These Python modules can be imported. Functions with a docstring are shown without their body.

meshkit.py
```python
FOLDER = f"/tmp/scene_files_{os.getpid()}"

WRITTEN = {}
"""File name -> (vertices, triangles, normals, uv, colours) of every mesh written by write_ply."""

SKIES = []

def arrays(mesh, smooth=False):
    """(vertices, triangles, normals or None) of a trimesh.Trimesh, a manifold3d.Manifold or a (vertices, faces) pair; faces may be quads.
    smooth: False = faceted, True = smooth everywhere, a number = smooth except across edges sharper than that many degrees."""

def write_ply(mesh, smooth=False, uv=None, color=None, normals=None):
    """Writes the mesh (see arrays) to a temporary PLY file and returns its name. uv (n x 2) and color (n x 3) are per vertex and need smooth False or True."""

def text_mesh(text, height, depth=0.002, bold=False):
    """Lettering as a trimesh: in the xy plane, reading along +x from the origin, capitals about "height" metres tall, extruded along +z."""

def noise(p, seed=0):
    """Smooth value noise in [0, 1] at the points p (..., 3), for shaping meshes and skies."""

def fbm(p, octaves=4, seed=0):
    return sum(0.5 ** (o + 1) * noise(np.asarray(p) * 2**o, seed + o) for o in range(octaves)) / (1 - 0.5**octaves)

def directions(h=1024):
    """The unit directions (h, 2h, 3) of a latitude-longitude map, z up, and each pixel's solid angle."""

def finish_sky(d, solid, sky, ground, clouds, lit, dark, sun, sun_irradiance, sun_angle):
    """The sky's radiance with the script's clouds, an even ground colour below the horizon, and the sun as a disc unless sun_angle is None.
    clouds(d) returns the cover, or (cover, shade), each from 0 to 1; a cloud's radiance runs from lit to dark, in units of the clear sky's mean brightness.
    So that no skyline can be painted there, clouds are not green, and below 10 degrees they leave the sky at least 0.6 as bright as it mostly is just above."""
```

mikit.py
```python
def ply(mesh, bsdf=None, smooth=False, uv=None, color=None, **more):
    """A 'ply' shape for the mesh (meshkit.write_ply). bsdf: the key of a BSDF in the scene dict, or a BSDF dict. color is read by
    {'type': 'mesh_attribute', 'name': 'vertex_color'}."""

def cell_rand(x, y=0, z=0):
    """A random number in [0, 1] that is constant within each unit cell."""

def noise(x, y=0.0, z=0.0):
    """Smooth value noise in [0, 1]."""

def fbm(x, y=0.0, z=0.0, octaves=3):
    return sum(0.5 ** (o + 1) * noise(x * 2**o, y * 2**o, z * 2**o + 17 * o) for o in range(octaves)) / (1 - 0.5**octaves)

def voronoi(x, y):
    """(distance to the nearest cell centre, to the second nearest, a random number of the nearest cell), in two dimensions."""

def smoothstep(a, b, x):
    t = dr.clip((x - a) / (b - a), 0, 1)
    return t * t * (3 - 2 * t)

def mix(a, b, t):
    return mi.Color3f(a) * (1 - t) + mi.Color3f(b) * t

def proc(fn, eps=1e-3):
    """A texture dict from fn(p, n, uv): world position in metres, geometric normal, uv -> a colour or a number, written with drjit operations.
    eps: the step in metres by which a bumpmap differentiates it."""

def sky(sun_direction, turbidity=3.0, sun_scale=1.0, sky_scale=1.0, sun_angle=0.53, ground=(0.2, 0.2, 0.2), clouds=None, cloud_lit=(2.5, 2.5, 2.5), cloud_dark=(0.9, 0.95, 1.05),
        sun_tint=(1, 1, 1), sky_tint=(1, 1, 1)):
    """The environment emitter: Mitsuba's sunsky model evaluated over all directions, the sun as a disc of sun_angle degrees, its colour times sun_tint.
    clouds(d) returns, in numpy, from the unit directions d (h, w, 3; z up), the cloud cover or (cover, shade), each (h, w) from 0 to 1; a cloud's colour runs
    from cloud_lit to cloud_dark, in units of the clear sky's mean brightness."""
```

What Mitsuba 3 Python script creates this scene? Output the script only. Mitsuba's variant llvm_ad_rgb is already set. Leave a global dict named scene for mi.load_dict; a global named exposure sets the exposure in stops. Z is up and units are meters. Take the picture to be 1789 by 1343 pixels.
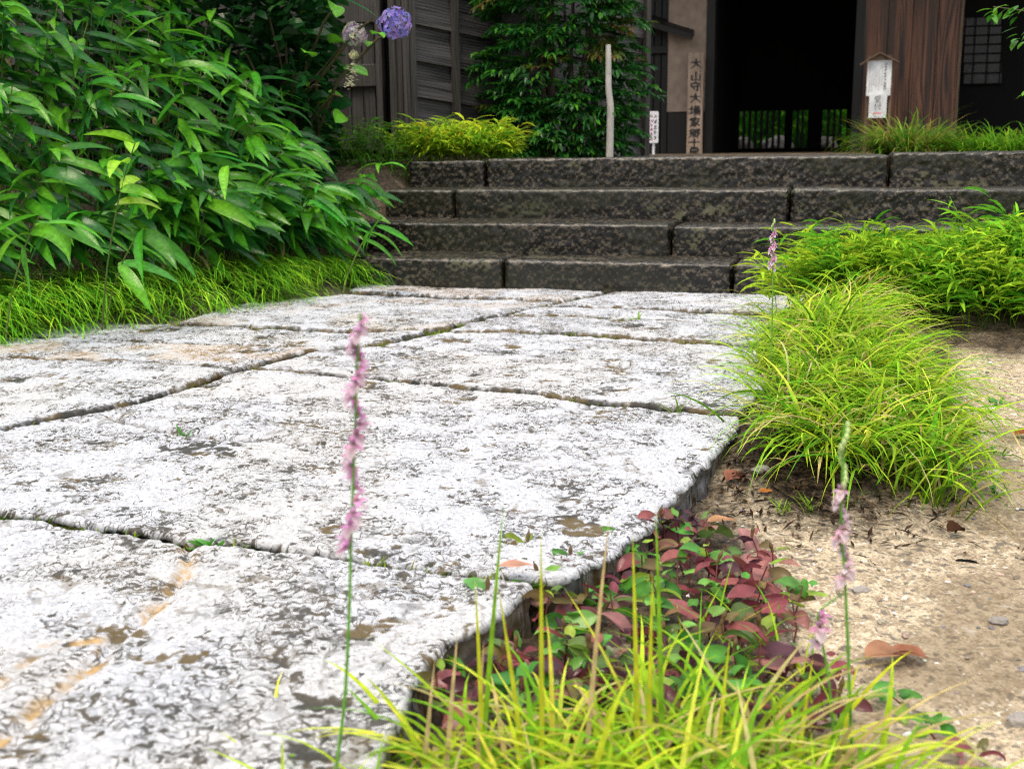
import math, numpy as np, trimesh, mitsuba as mi, mikit, meshkit
import drjit as dr
from scipy.spatial import Delaunay
from shapely.geometry import Polygon, LineString, Point
from shapely import affinity, contains_xy, union_all
T = mi.ScalarTransform4f
scene, labels = {}, {}
A = np.array
# ---------------------------------------------------------------- camera
H, F, ROLL, YH = .636, 2000., .010, 262.          # eye height, focal length in photo pixels (1789 wide), roll, horizon row
PITCH = math.atan((671.5 - YH) / F)
fwd = A([0, math.cos(PITCH), -math.sin(PITCH)])
_u = np.cross([1, 0, 0.], fwd)
RIGHT = math.cos(ROLL) * A([1, 0, 0.]) - math.sin(ROLL) * _u
UP = math.sin(ROLL) * A([1, 0, 0.]) + math.cos(ROLL) * _u
CAM = A([0, 0, H])
scene['camera'] = {'type': 'thinlens', 'fov': math.degrees(2 * math.atan(894.5 / F)), 'fov_axis': 'x', 'aperture_radius': .0029, 'focus_distance': 2.7,
                   'near_clip': .05, 'far_clip': 400.0,
                   'to_world': T().look_at(origin=CAM.tolist(), target=(CAM + fwd).tolist(), up=UP.tolist())}
# ---------------------------------------------------------------- light
# an overcast sky: three times as bright overhead as at the horizon
scene['sky'] = mikit.sky([-.22, -.36, .9], turbidity=4, sun_scale=.28, sun_angle=22, clouds=lambda d: (1.0, 1 - np.clip(d[..., 2], 0, 1)), cloud_lit=(2.75, 2.8, 2.85), cloud_dark=(.92, .93, .95))
exposure = 2.65

# ---------------------------------------------------------------- helpers
def ray(x, y): return fwd + RIGHT * (x - 894.5) / F - UP * (y - 671.5) / F
def G(x, y, z=0.):                                  # where a line of sight meets the level z
    d = ray(x, y); return CAM + d * (z - H) / d[2]
def Y(x, y, dist):                                  # ... meets the upright plane at that distance
    d = ray(x, y); return CAM + d * dist / d[1]
def sst(a, b, x):
    t = np.clip((x - a) / (b - a), 0, 1); return t * t * (3 - 2 * t)
def nz(p, s, seed=0, o=1): return meshkit.fbm(np.asarray(p) * s, o, seed) if o > 1 else meshkit.noise(np.asarray(p) * s, seed)
used, TONE_RNG = {}, np.random.default_rng(77)
def num(name):
    i = used.get(name, 0); used[name] = i + 1
    return name if i == 0 else f'{name}_{i:03d}'
def tag(k, label=None, cat=None, group=None, kind=None):
    labels[k] = {a: b for a, b in (('label', label), ('category', cat), ('group', group), ('kind', kind)) if b}
    return k
def obj(name, mesh, bsdf, parent=None, smooth=False, color=None, uv=None):
    k = num(parent + '__' + name if parent else name)
    if isinstance(mesh, tuple) and len(mesh) == 3: mesh, color = mesh[:2], mesh[2]
    if color is not None:                            # uv.x: green level, uv.y: which ratios of red and blue to green (one number per piece)
        c_ = np.maximum(np.asarray(color, float), 1e-4); q_ = np.clip(np.round(c_[:, [0, 2]] / c_[:, 1:2] * 16), 0, 63); uv, color = np.stack([c_[:, 1], q_[:, 0] + 64 * q_[:, 1]], 1), None
    if bsdf in TONES:
        bsdf, a_, b_ = TONES[bsdf]; v_ = mesh[0] if isinstance(mesh, tuple) else mesh.vertices
        smooth = bool(smooth); uv = np.tile([a_ * TONE_RNG.uniform(.8, 1.2), b_], (len(v_), 1))
    scene[k] = mikit.ply(mesh, bsdf, smooth=smooth, color=color, uv=uv)
    return k
def thing(name, label, cat, group=None, kind=None): return tag(num(name), label, cat, group, kind)
def cat(ms):
    ms = [m for m in ms if len(m[0])]
    o, V, Fs, Cs = 0, [], [], []
    for m in ms:
        V.append(m[0]); Fs.append(A(m[1]) + o); o += len(m[0])
        if len(m) > 2: Cs.append(m[2])
    return (np.vstack(V), np.vstack(Fs), np.vstack(Cs)) if Cs else (np.vstack(V), np.vstack(Fs))
def tube(pts, r, sides=6):
    p = np.asarray(pts, float); t = np.gradient(p, axis=0); t /= np.linalg.norm(t, axis=1, keepdims=True) + 1e-12
    a = np.cross(t, np.where(np.abs(t[:, 2:]) < .9, [0, 0, 1.], [1., 0, 0])); a /= np.linalg.norm(a, axis=1, keepdims=True)
    b = np.cross(t, a); g = np.arange(sides) * 2 * np.pi / sides
    v = p[:, None] + np.broadcast_to(r, (len(p),))[:, None, None] * (np.cos(g)[None, :, None] * a[:, None] + np.sin(g)[None, :, None] * b[:, None])
    i, j = np.meshgrid(np.arange(len(p) - 1), np.arange(sides), indexing='ij')
    q = np.stack([i * sides + j, i * sides + (j + 1) % sides, (i + 1) * sides + (j + 1) % sides, (i + 1) * sides + j], -1).reshape(-1, 4)
    return v.reshape(-1, 3), np.vstack([q[:, [0, 1, 2]], q[:, [0, 2, 3]]])
def ctube(pts, r, col, sides=6):
    v, f = tube(pts, r, sides); return v, f, np.tile(col, (len(v), 1))
def surf(P):                                        # grid (n, m, 3) -> triangles
    n, m = P.shape[:2]; i, j = np.meshgrid(np.arange(n - 1), np.arange(m - 1), indexing='ij')
    a = i * m + j
    q = np.stack([a, a + 1, a + m + 1, a + m], -1).reshape(-1, 4)
    return P.reshape(-1, 3), np.vstack([q[:, [0, 1, 2]], q[:, [0, 2, 3]]])
BLADE = lambda t: np.clip(np.minimum(.55 + 1.5 * t, 1) * (1 - t ** 3), 0.02, 1)
LANCE = lambda t: np.clip(np.sin(np.pi * np.clip(t, 0, 1) ** .72) ** .8, .03, 1)
OVAL = lambda t: np.clip(np.sin(np.pi * np.clip(t, 0, 1) ** .8) ** .62, .03, 1)
HEART = lambda t: np.clip((1 - t ** 1.35) * (.72 + 1.2 * t) * .98, .02, 1)
def leaves(base, az, e0, e1, L, W, c0, c1, rows=6, prof=BLADE, fold=0., roll=0., back=0., wave=0., stripe=0., side=0.):
    """N ribbons of 3 columns, one array each: they leave BASE towards azimuth AZ at elevation e0 and end at e1."""
    N = len(base); b = lambda x: np.broadcast_to(np.asarray(x, float), (N,))
    az, e0, e1, L, W, fold, roll, side = map(b, (az, e0, e1, L, W, fold, roll, side))
    t = np.linspace(0, 1, rows)
    e = e0[:, None] + (e1 - e0)[:, None] * t; a = az[:, None] + side[:, None] * t
    d = np.stack([np.cos(a) * np.cos(e), np.sin(a) * np.cos(e), np.sin(e)], -1)
    s = (d[:, 1:] + d[:, :-1]) / 2 * (L / (rows - 1))[:, None, None]
    mid = base[:, None] + np.concatenate([np.zeros((N, 1, 3)), np.cumsum(s, 1)], 1)
    sd = np.stack([-np.sin(a), np.cos(a), a * 0], -1); nm = np.cross(d, sd)
    sd2 = sd * np.cos(roll)[:, None, None] + nm * np.sin(roll)[:, None, None]; nm2 = np.cross(d, sd2)
    w = (W[:, None] * prof(t)[None, :] / 2)[..., None]
    f = fold[:, None, None] * w
    bk = d * (back * L[:, None] * np.clip(1 - t * 3, 0, 1))[..., None]
    wv = nm2 * (wave * W[:, None] * np.sin(t * 9 + az[:, None] * 7))[..., None]
    P = np.stack([mid - sd2 * w - nm2 * f * -1 - bk + wv, mid, mid + sd2 * w - nm2 * f * -1 - bk - wv], 2)
    C = c0[:, None, None] * (1 - t[None, :, None, None]) + c1[:, None, None] * t[None, :, None, None]
    C = np.broadcast_to(C, P.shape).copy(); C[:, :, 1] *= 1 + stripe
    i, j = np.meshgrid(np.arange(rows - 1), np.arange(2), indexing='ij'); q = i * 3 + j
    q = np.stack([q, q + 1, q + 4, q + 3], -1).reshape(-1, 4)
    return P.reshape(N, -1, 3), np.vstack([q[:, [0, 1, 2]], q[:, [0, 2, 3]]]), C.reshape(N, -1, 3)
def join(P, f, C):
    N, m = P.shape[:2]
    return P.reshape(-1, 3), (f[None] + (np.arange(N) * m)[:, None, None]).reshape(-1, 3), C.reshape(-1, 3)
def vary(rng, cols, n, amt=.18):
    c = A(cols)[rng.integers(0, len(cols), n)]
    return c * (1 + rng.normal(0, amt, (n, 1))).clip(.5, 1.6) * (1 + rng.normal(0, amt * .35, (n, 3))).clip(.7, 1.3)

# ---------------------------------------------------------------- materials
def f_code(p, n, uv):
    q = dr.floor(uv.y + .5); b = dr.floor(q / 64)
    return mi.Color3f((q - 64 * b) / 16, 1, b / 16) * (uv.x * (.72 + .56 * no(p.x * 90, p.y * 90, p.z * 90)))
def leafmat(name, rough, trans, eta=1.45):
    scene[name] = {'type': 'principledthin', 'base_color': mikit.proc(f_code), 'roughness': rough, 'diff_trans': trans, 'eta': eta}
leafmat('m_grass', .45, .9); leafmat('m_petal', .6, 1.15); leafmat('m_dry', .6, .3)
scene['m_leaf'] = {'type': 'blendbsdf', 'weight': .28, 'a': {'type': 'principledthin', 'base_color': mikit.proc(f_code), 'roughness': .5, 'diff_trans': 1.0},
                   'b': {'type': 'twosided', 'b': {'type': 'principled', 'base_color': mikit.proc(f_code), 'roughness': .24, 'specular': .7}}}
scene['m_stem'] = {'type': 'twosided', 'b': {'type': 'principled', 'base_color': mikit.proc(f_code), 'roughness': .5}}
def mat(name, fn, rough=.6, spec=.5, bump=None, bs=.01, eps=1e-3):
    b = {'type': 'principled', 'base_color': mikit.proc(fn) if callable(fn) else {'type': 'rgb', 'value': list(fn)}, 'roughness': mikit.proc(rough) if callable(rough) else rough, 'specular': spec}
    if bump: b = {'type': 'bumpmap', 'b': b, 'tex': mikit.proc(bump, eps), 'scale': bs}
    scene[name] = {'type': 'twosided', 'b': b}
mx, sm, no, fb = mikit.mix, mikit.smoothstep, mikit.noise, mikit.fbm
def f_paving(p, n, uv):                              # uv.x: dirt lying in the pits, uv.y: rust vein
    g = no(p.x * 420, p.y * 420, p.z * 420); g2 = no(p.x * 160 + 9, p.y * 160, p.z * 160)
    c = mx((.30, .318, .36), (.52, .533, .575), sm(.2, .75, g * .5 + g2 * .5))
    c = mx(c, (.13, .13, .14), sm(.72, .88, no(p.x * 260, p.y * 260 + 31, p.z * 260)) * .8)
    big = fb(p.x * 2.3, p.y * 2.3, 3, 2)
    c = mx(c, (.44, .40, .33), sm(.55, .75, big) * .2)
    wx, wy = p.x + .007 * no(p.x * 70, p.y * 70, 5), p.y + .007 * no(p.x * 70, p.y * 70, 9)
    m = fb(p.x * 13, p.y * 13, 2, 2); n1 = fb(wx * 40, wy * 46, 1, 3); n2 = fb(wx * 85 + 5, wy * 95, 3, 2)
    fis = (1 - sm(.01, .10, dr.abs(2 * n1 - 1))) * sm(.36, .5, m)
    fis = dr.maximum(fis, (1 - sm(.02, .13, dr.abs(2 * n2 - 1))) * sm(.42, .56, m) * .85)
    fis = dr.maximum(fis, sm(.635, .71, n2 * .72 + m * .28))
    dark = mx((.020, .019, .018), (.05, .036, .018), no(p.x * 30, p.y * 30, 7))
    c = mx(c, dark, fis * .93)
    c = mx(c, (.40, .25, .085), dr.clip(uv.y, 0, 1) * (.35 + .65 * sm(.3, .6, n2)))
    return mx(c, mx((.022, .02, .014), (.085, .056, .014), sm(.35, .65, no(p.x * 19, p.y * 19, 1))), dr.clip(uv.x, 0, 1) * sm(.15, .5, uv.x + (n2 - .5) * .9))
mat('m_paving', f_paving, rough=.5, spec=.32)
def f_step(p, n, uv):
    g = no(p.x * 190, p.y * 190, p.z * 190); g2 = fb(p.x * 62, p.y * 62, p.z * 62, 2)
    c = mx((.0022, .002, .0017), (.112, .093, .068), sm(.46, .74, g * .32 + g2 * .68))
    li = sm(.66, .74, fb(p.x * 8 + 3, p.y * 8, p.z * 9, 2)) * sm(.35, .6, g2)
    c = mx(c, (.10, .10, .055), li * .8)
    c = mx(c, (.015, .016, .007), sm(.5, .7, no(p.x * 3, p.y * 3, p.z * 5 + 8)) * .5)
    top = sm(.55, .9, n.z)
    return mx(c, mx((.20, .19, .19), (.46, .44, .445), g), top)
mat('m_step', f_step, rough=.36, spec=.5)
def f_soil(p, n, uv):                                # uv.x 0 = sand, 1 = dark humus
    g = no(p.x * 330, p.y * 330, p.z * 330); g2 = fb(p.x * 70, p.y * 70, p.z * 70, 2); b = fb(p.x * 4, p.y * 4, 2, 2)
    c = mx((.22, .168, .11), (.53, .44, .315), sm(.25, .75, g * .5 + g2 * .5))
    c = mx(c, (.62, .58, .50), sm(.78, .86, no(p.x * 150, p.y * 150, p.z * 150)) * .9)
    c = mx(c, (.105, .095, .08), sm(.66, .8, no(p.x * 120 + 40, p.y * 120, p.z * 120)) * .8)
    c = mx(c, (.15, .11, .065), sm(.55, .75, b) * .6)
    h = mx((.02, .014, .009), (.10, .07, .04), sm(.35, .75, g2 * .6 + g * .4))
    return mx(c, h, dr.clip(uv.x, 0, 1))
mat('m_soil', f_soil, rough=.7, spec=.35, bump=lambda p, n, uv: fb(p.x * 95, p.y * 95, p.z * 95, 2), bs=.012)
def tone(uv): return mi.Color3f(uv.x * (1 + uv.y), uv.x, uv.x * (1 - .7 * uv.y))      # uv carries a piece's own colour: brightness and warmth
def f_wood(p, n, uv):                                # grain along z
    u = p.x * .96 - p.y * .28
    w = fb(u * 4.5 + 7, p.z * 1.1, 0, 2)
    t = sm(.05, .95, (.5 + .5 * dr.sin((u + w * .16) * 330)) * .3 + no(u * 330, p.z * 7, 0) * .4 + no(u * 60, p.z * 2.2, 4) * .4)
    return tone(uv) * (.25 + .8 * t)
mat('m_wood', f_wood, rough=.6)
def f_wgrey(p, n, uv):
    u = p.x * .84 + p.y * .545; q = p.z + u * .125; pl = dr.floor((q - .30) / .232)
    w = fb(q * 4.5 + pl * 7, u * 1.3, pl, 2)
    t = sm(.15, .95, (.5 + .5 * dr.sin((q * 1.2 + w * .09) * 260)) * .3 + no(q * 260, u * 6, 0) * .4 + no(q * 30, u * 2, 4) * .38)
    return mx((.003, .003, .0034), (.085, .081, .084), t)
mat('m_wood_grey', f_wgrey, rough=.5)
def f_door(p, n, uv):
    u = p.x * .96 - p.y * .28
    pl = dr.floor(u / .2037)
    w = fb(u * 5.2 + pl * 5, p.z * .75, pl, 2)
    ring = .5 + .5 * dr.sin((u * 1.1 + w * .24) * 260)
    fine = no(u * 300, p.z * 5, 0); st = no(u * 22, p.z * 1.3, 2)
    c = mx((.004, .0028, .0022), (.19, .075, .036), sm(.25, .85, ring * .28 + fine * .34 + st * .42))
    return mx(c, (.012, .007, .005), sm(.45, .75, no(u * 14, p.z * .6, 11)) * .7)
mat('m_door', f_door, rough=.5)
mat('m_plain', lambda p, n, uv: tone(uv) * (.72 + .5 * fb(p.x * 24, p.y * 24, p.z * 13, 2)), .75)
TONES = {'m_wood_fence': ('m_wood', .052, .1), 'm_wood_dark': ('m_wood', .006, .1), 'm_wood_sign': ('m_wood', .36, .36), 'm_wood_stake': ('m_wood', .11, .6), 'm_plaster': ('m_plain', .20, .32), 'm_paper': ('m_plain', .82, -.04), 'm_tile': ('m_plain', .05, 0), 'm_pole': ('m_plain', .46, .05), 'm_rock': ('m_plain', .25, .1)}
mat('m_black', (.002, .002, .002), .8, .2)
mat('m_ink', (.012, .011, .011), .6)
mat('m_ink_grey', (.22, .22, .25), .7); mat('m_ink_magenta', (.30, .06, .20), .7); mat('m_ink_red', (.75, .08, .12), .7)
mat('m_sign_white', (.74, .75, .80), .35)
mat('m_pane', (.022, .023, .025), .5)

# ---------------------------------------------------------------- the plan: stairs' frame
ANG = math.radians(16.2)
DI, NB, O = A([math.cos(ANG), -math.sin(ANG)]), A([math.sin(ANG), math.cos(ANG)]), A([0, 5.36])
def P3(s, v, z):
    q = O + DI * s + NB * v; return A([q[0], q[1], z])
def on(px, py, v):                                   # (along, height) where a line of sight meets the upright plane v metres behind the first riser
    d = ray(px, py); k = ((O + NB * v - CAM[:2]) @ NB) / (d[:2] @ NB); p = CAM + d * k
    return (p[:2] - O) @ DI, p[2]
def box(s0, s1, v0, v1, z0, z1, bev=.004):
    c = A([[s, v, z] for s in (s0, s1) for v in (v0, v1) for z in (z0, z1)], float)
    b = min(bev, abs(s1 - s0) / 4, abs(v1 - v0) / 4, abs(z1 - z0) / 4)
    if b > 0:
        m = c.mean(0); sg = np.sign(c - m); c = np.vstack([c - sg * A([0, b, b]), c - sg * A([b, 0, b]), c - sg * A([b, b, 0])])
    h = trimesh.convex.convex_hull(c)
    v = np.asarray(h.vertices)
    return np.stack([O[0] + DI[0] * v[:, 0] + NB[0] * v[:, 1], O[1] + DI[1] * v[:, 0] + NB[1] * v[:, 1], v[:, 2]], 1), np.asarray(h.faces)
STEP_Z, STEP_V = [.130, .277, .430, .590], [0., .385, .77, 1.155]
EDGE0, EDGED, EDGEN = A([-1.82, 4.02]), A([.595, .804]), A([-.804, .595])     # the left edge of the path
def right_mound(x, y):
    a, b = A([.78, 2.62]), A([1.26, 4.2]); ab = b - a
    t = np.clip(((x - a[0]) * ab[0] + (y - a[1]) * ab[1]) / (ab @ ab), -.1, 1)
    d = np.hypot(x - a[0] - t * ab[0], y - a[1] - t * ab[1])
    b2 = np.exp(-((x - 2.1) / .75) ** 2 - ((y - 4.2) / .55) ** 2)
    return np.maximum((.10 + .05 * t) * (1 - sst(.05, .42, d)), .20 * b2)
def gz(x, y):
    x, y = np.asarray(x, float), np.asarray(y, float)
    z = -.085 + .05 * sst(2.4, 4, y) + .012 * (nz(np.stack([x, y, x * 0], -1), 3.1, 3, 3) - .5)
    s = (x - EDGE0[0]) * EDGEN[0] + (y - EDGE0[1]) * EDGEN[1]
    z = z + sst(.02, .16, s) * .10 + .38 * sst(.15, 1.6, s)
    z = z + right_mound(x, y)
    v = (x - O[0]) * NB[0] + (y - O[1]) * NB[1]; u = (x - O[0]) * DI[0] + (y - O[1]) * DI[1]
    ter = sst(1.32, 1.46, v)
    bank = sst(.0, 1.3, v) * np.maximum(sst(-.6, -1.2, u), sst(2.3, 3.2, u))
    return np.maximum(z * (1 - ter) + .578 * ter, bank * .56 + z * (1 - bank))

# ---------------------------------------------------------------- ground
def axis(pts):                                       # [(from, step), ...] up to the last
    out = []
    for (a, st), (b, _) in zip(pts[:-1], pts[1:]): out.append(np.arange(a, b - st * .3, st))
    return np.concatenate(out + [[pts[-1][0]]])
gx = axis([(-150, 30), (-30, 6), (-6, .5), (-2.5, .06), (.1, .0125), (1.5, .03), (2.6, .1), (6, .8), (12, 8), (36, 30), (156, 1)])
gy = axis([(-150, 30), (-30, 6), (-6, 1), (0, .1), (.8, .0125), (3.0, .025), (4.4, .05), (9, .2), (12, .6), (24, 6), (60, 30), (240, 1)])
X, YY = np.meshgrid(gx, gy, indexing='ij')
Z = gz(X, YY)
pp = np.stack([X, YY, X * 0], -1)
Z += np.where((X > -3) & (X < 3) & (YY < 5), (nz(pp, 28, 5, 3) - .5) * .016, 0)
humus = np.maximum.reduce([sst(.0, .1, (X - EDGE0[0]) * EDGEN[0] + (YY - EDGE0[1]) * EDGEN[1]), sst(.01, .05, right_mound(X, YY)), sst(1.2, 1.4, (X - O[0]) * NB[0] + (YY - O[1]) * NB[1])])
humus = np.maximum(humus, np.exp(-((X - .64) / .17) ** 2 - ((YY - 2.40) / .25) ** 2) * 1.9)
humus = np.maximum(humus, .95 * sst(.44, .30, X - .1 * (YY - 1.3)) * sst(2.6, 2.2, YY))
humus = np.clip(humus + (nz(pp, 16, 9, 3) - .5) * .9 * (humus > .02) * (humus < 1.1), 0, 1)
v, f = surf(np.stack([X, YY, Z], -1))
obj('ground', (v, f[:, ::-1] if False else f), 'm_soil', smooth=True, uv=np.stack([humus.ravel(), humus.ravel() * 0], 1))
tag('ground', 'sandy brown earth beside the stone path', kind='structure')

# ---------------------------------------------------------------- the stone path
PX = lambda pts: [tuple(G(x, y)[:2]) for x, y in pts]
jA = [(-160, 772), (0, 750), (100, 727), (172, 719), (250, 700), (330, 675), (425, 645)]
jA2 = [(425, 645), (480, 628), (545, 612), (640, 601), (700, 590)]
jA3 = [(700, 590), (765, 573), (850, 553), (930, 536)]
jA4 = [(930, 536), (985, 524), (1060, 508), (1090, 499)]
jB = [(425, 645), (540, 650), (640, 656), (800, 676), (1000, 696), (1130, 709), (1292, 722)]
jC = [(-160, 868), (0, 889), (130, 911), (330, 941), (500, 957), (700, 985), (900, 1001), (960, 1006)]
jF = [(700, 590), (770, 575), (880, 577), (1010, 581), (1130, 590), (1330, 603), (1400, 606)]
jH2 = [(860, 551), (960, 549), (1100, 556), (1260, 561), (1460, 566)]
jH = [(935, 535), (1000, 534), (1110, 538), (1310, 546), (1500, 550)]
jQ = [(-330, 610), (0, 622), (250, 633), (425, 645)]
jG = [(20, 585), (150, 588), (330, 599), (480, 603), (640, 601)]
jP = [(300, 561), (450, 569), (620, 577), (765, 573)]
jN = [(600, 509), (740, 514), (860, 519), (985, 524)]
back = lambda pts: pts[::-1]
SLABS = [
    ([(-260, 1420), (-160, 868)] + jC[1:] + [(900, 1060), (800, 1110), (735, 1200), (700, 1290), (670, 1350), (560, 1385), (300, 1400), (-260, 1420)], .006, .0038),
    (jA + jB[1:] + [(1301, 742), (1250, 800), (1195, 857), (1150, 912), (1060, 975)] + back(jC), .0062, .0044),
    ([(-330, 610)] + jQ[1:] + back(jA), .006, .0075),
    ([(-330, 575), (20, 585)] + jG[1:] + back(jA2)[2:] + back(jQ), .006, .009),
    ([(60, 560), (300, 561)] + jP[1:] + [(700, 590)] + back(jG), .006, .009),
    ([(420, 528), (600, 509)] + jN[1:] + [(930, 536), (850, 553)] + back(jP), .005, .010),
    ([(620, 493), (800, 496), (960, 499), (1090, 499), (1060, 508)] + back(jN), .004, .011),
    (jA2 + jF[1:] + [(1370, 660), (1310, 726)] + back(jB)[0:], .006, .0075),
    (jA3[:3] + jH2[1:] + back(jF), .005, .009),
    ([(860, 551)] + [(930, 536)] + jH[1:] + back(jH2), .005, .009),
    ([(930, 536), (985, 524), (1060, 508), (1090, 501), (1280, 508), (1520, 511)] + back(jH), .004, .010),
]
GROOVES = [([(190, 724), (270, 746), (370, 758), (470, 765), (560, 769)], .022, .020, 0), ([(330, 941), (322, 1000), (290, 1040), (210, 1110), (120, 1200), (0, 1290), (-90, 1345)], .018, .010, 1),
           ([(1040, 632), (1130, 640), (1230, 648), (1330, 652)], .022, .014, 0), ([(640, 600), (700, 600), (760, 612)], .02, .006, 0), ([(0, 1200), (80, 1130), (200, 1110)], .012, .004, 1)]
grooves = [(LineString(PX(g)), w, d, vein) for g, w, d, vein in GROOVES]
tag('stone_path', 'path of big rough granite slabs leading to the steps', kind='structure')
allp = []
import shapely
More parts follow.
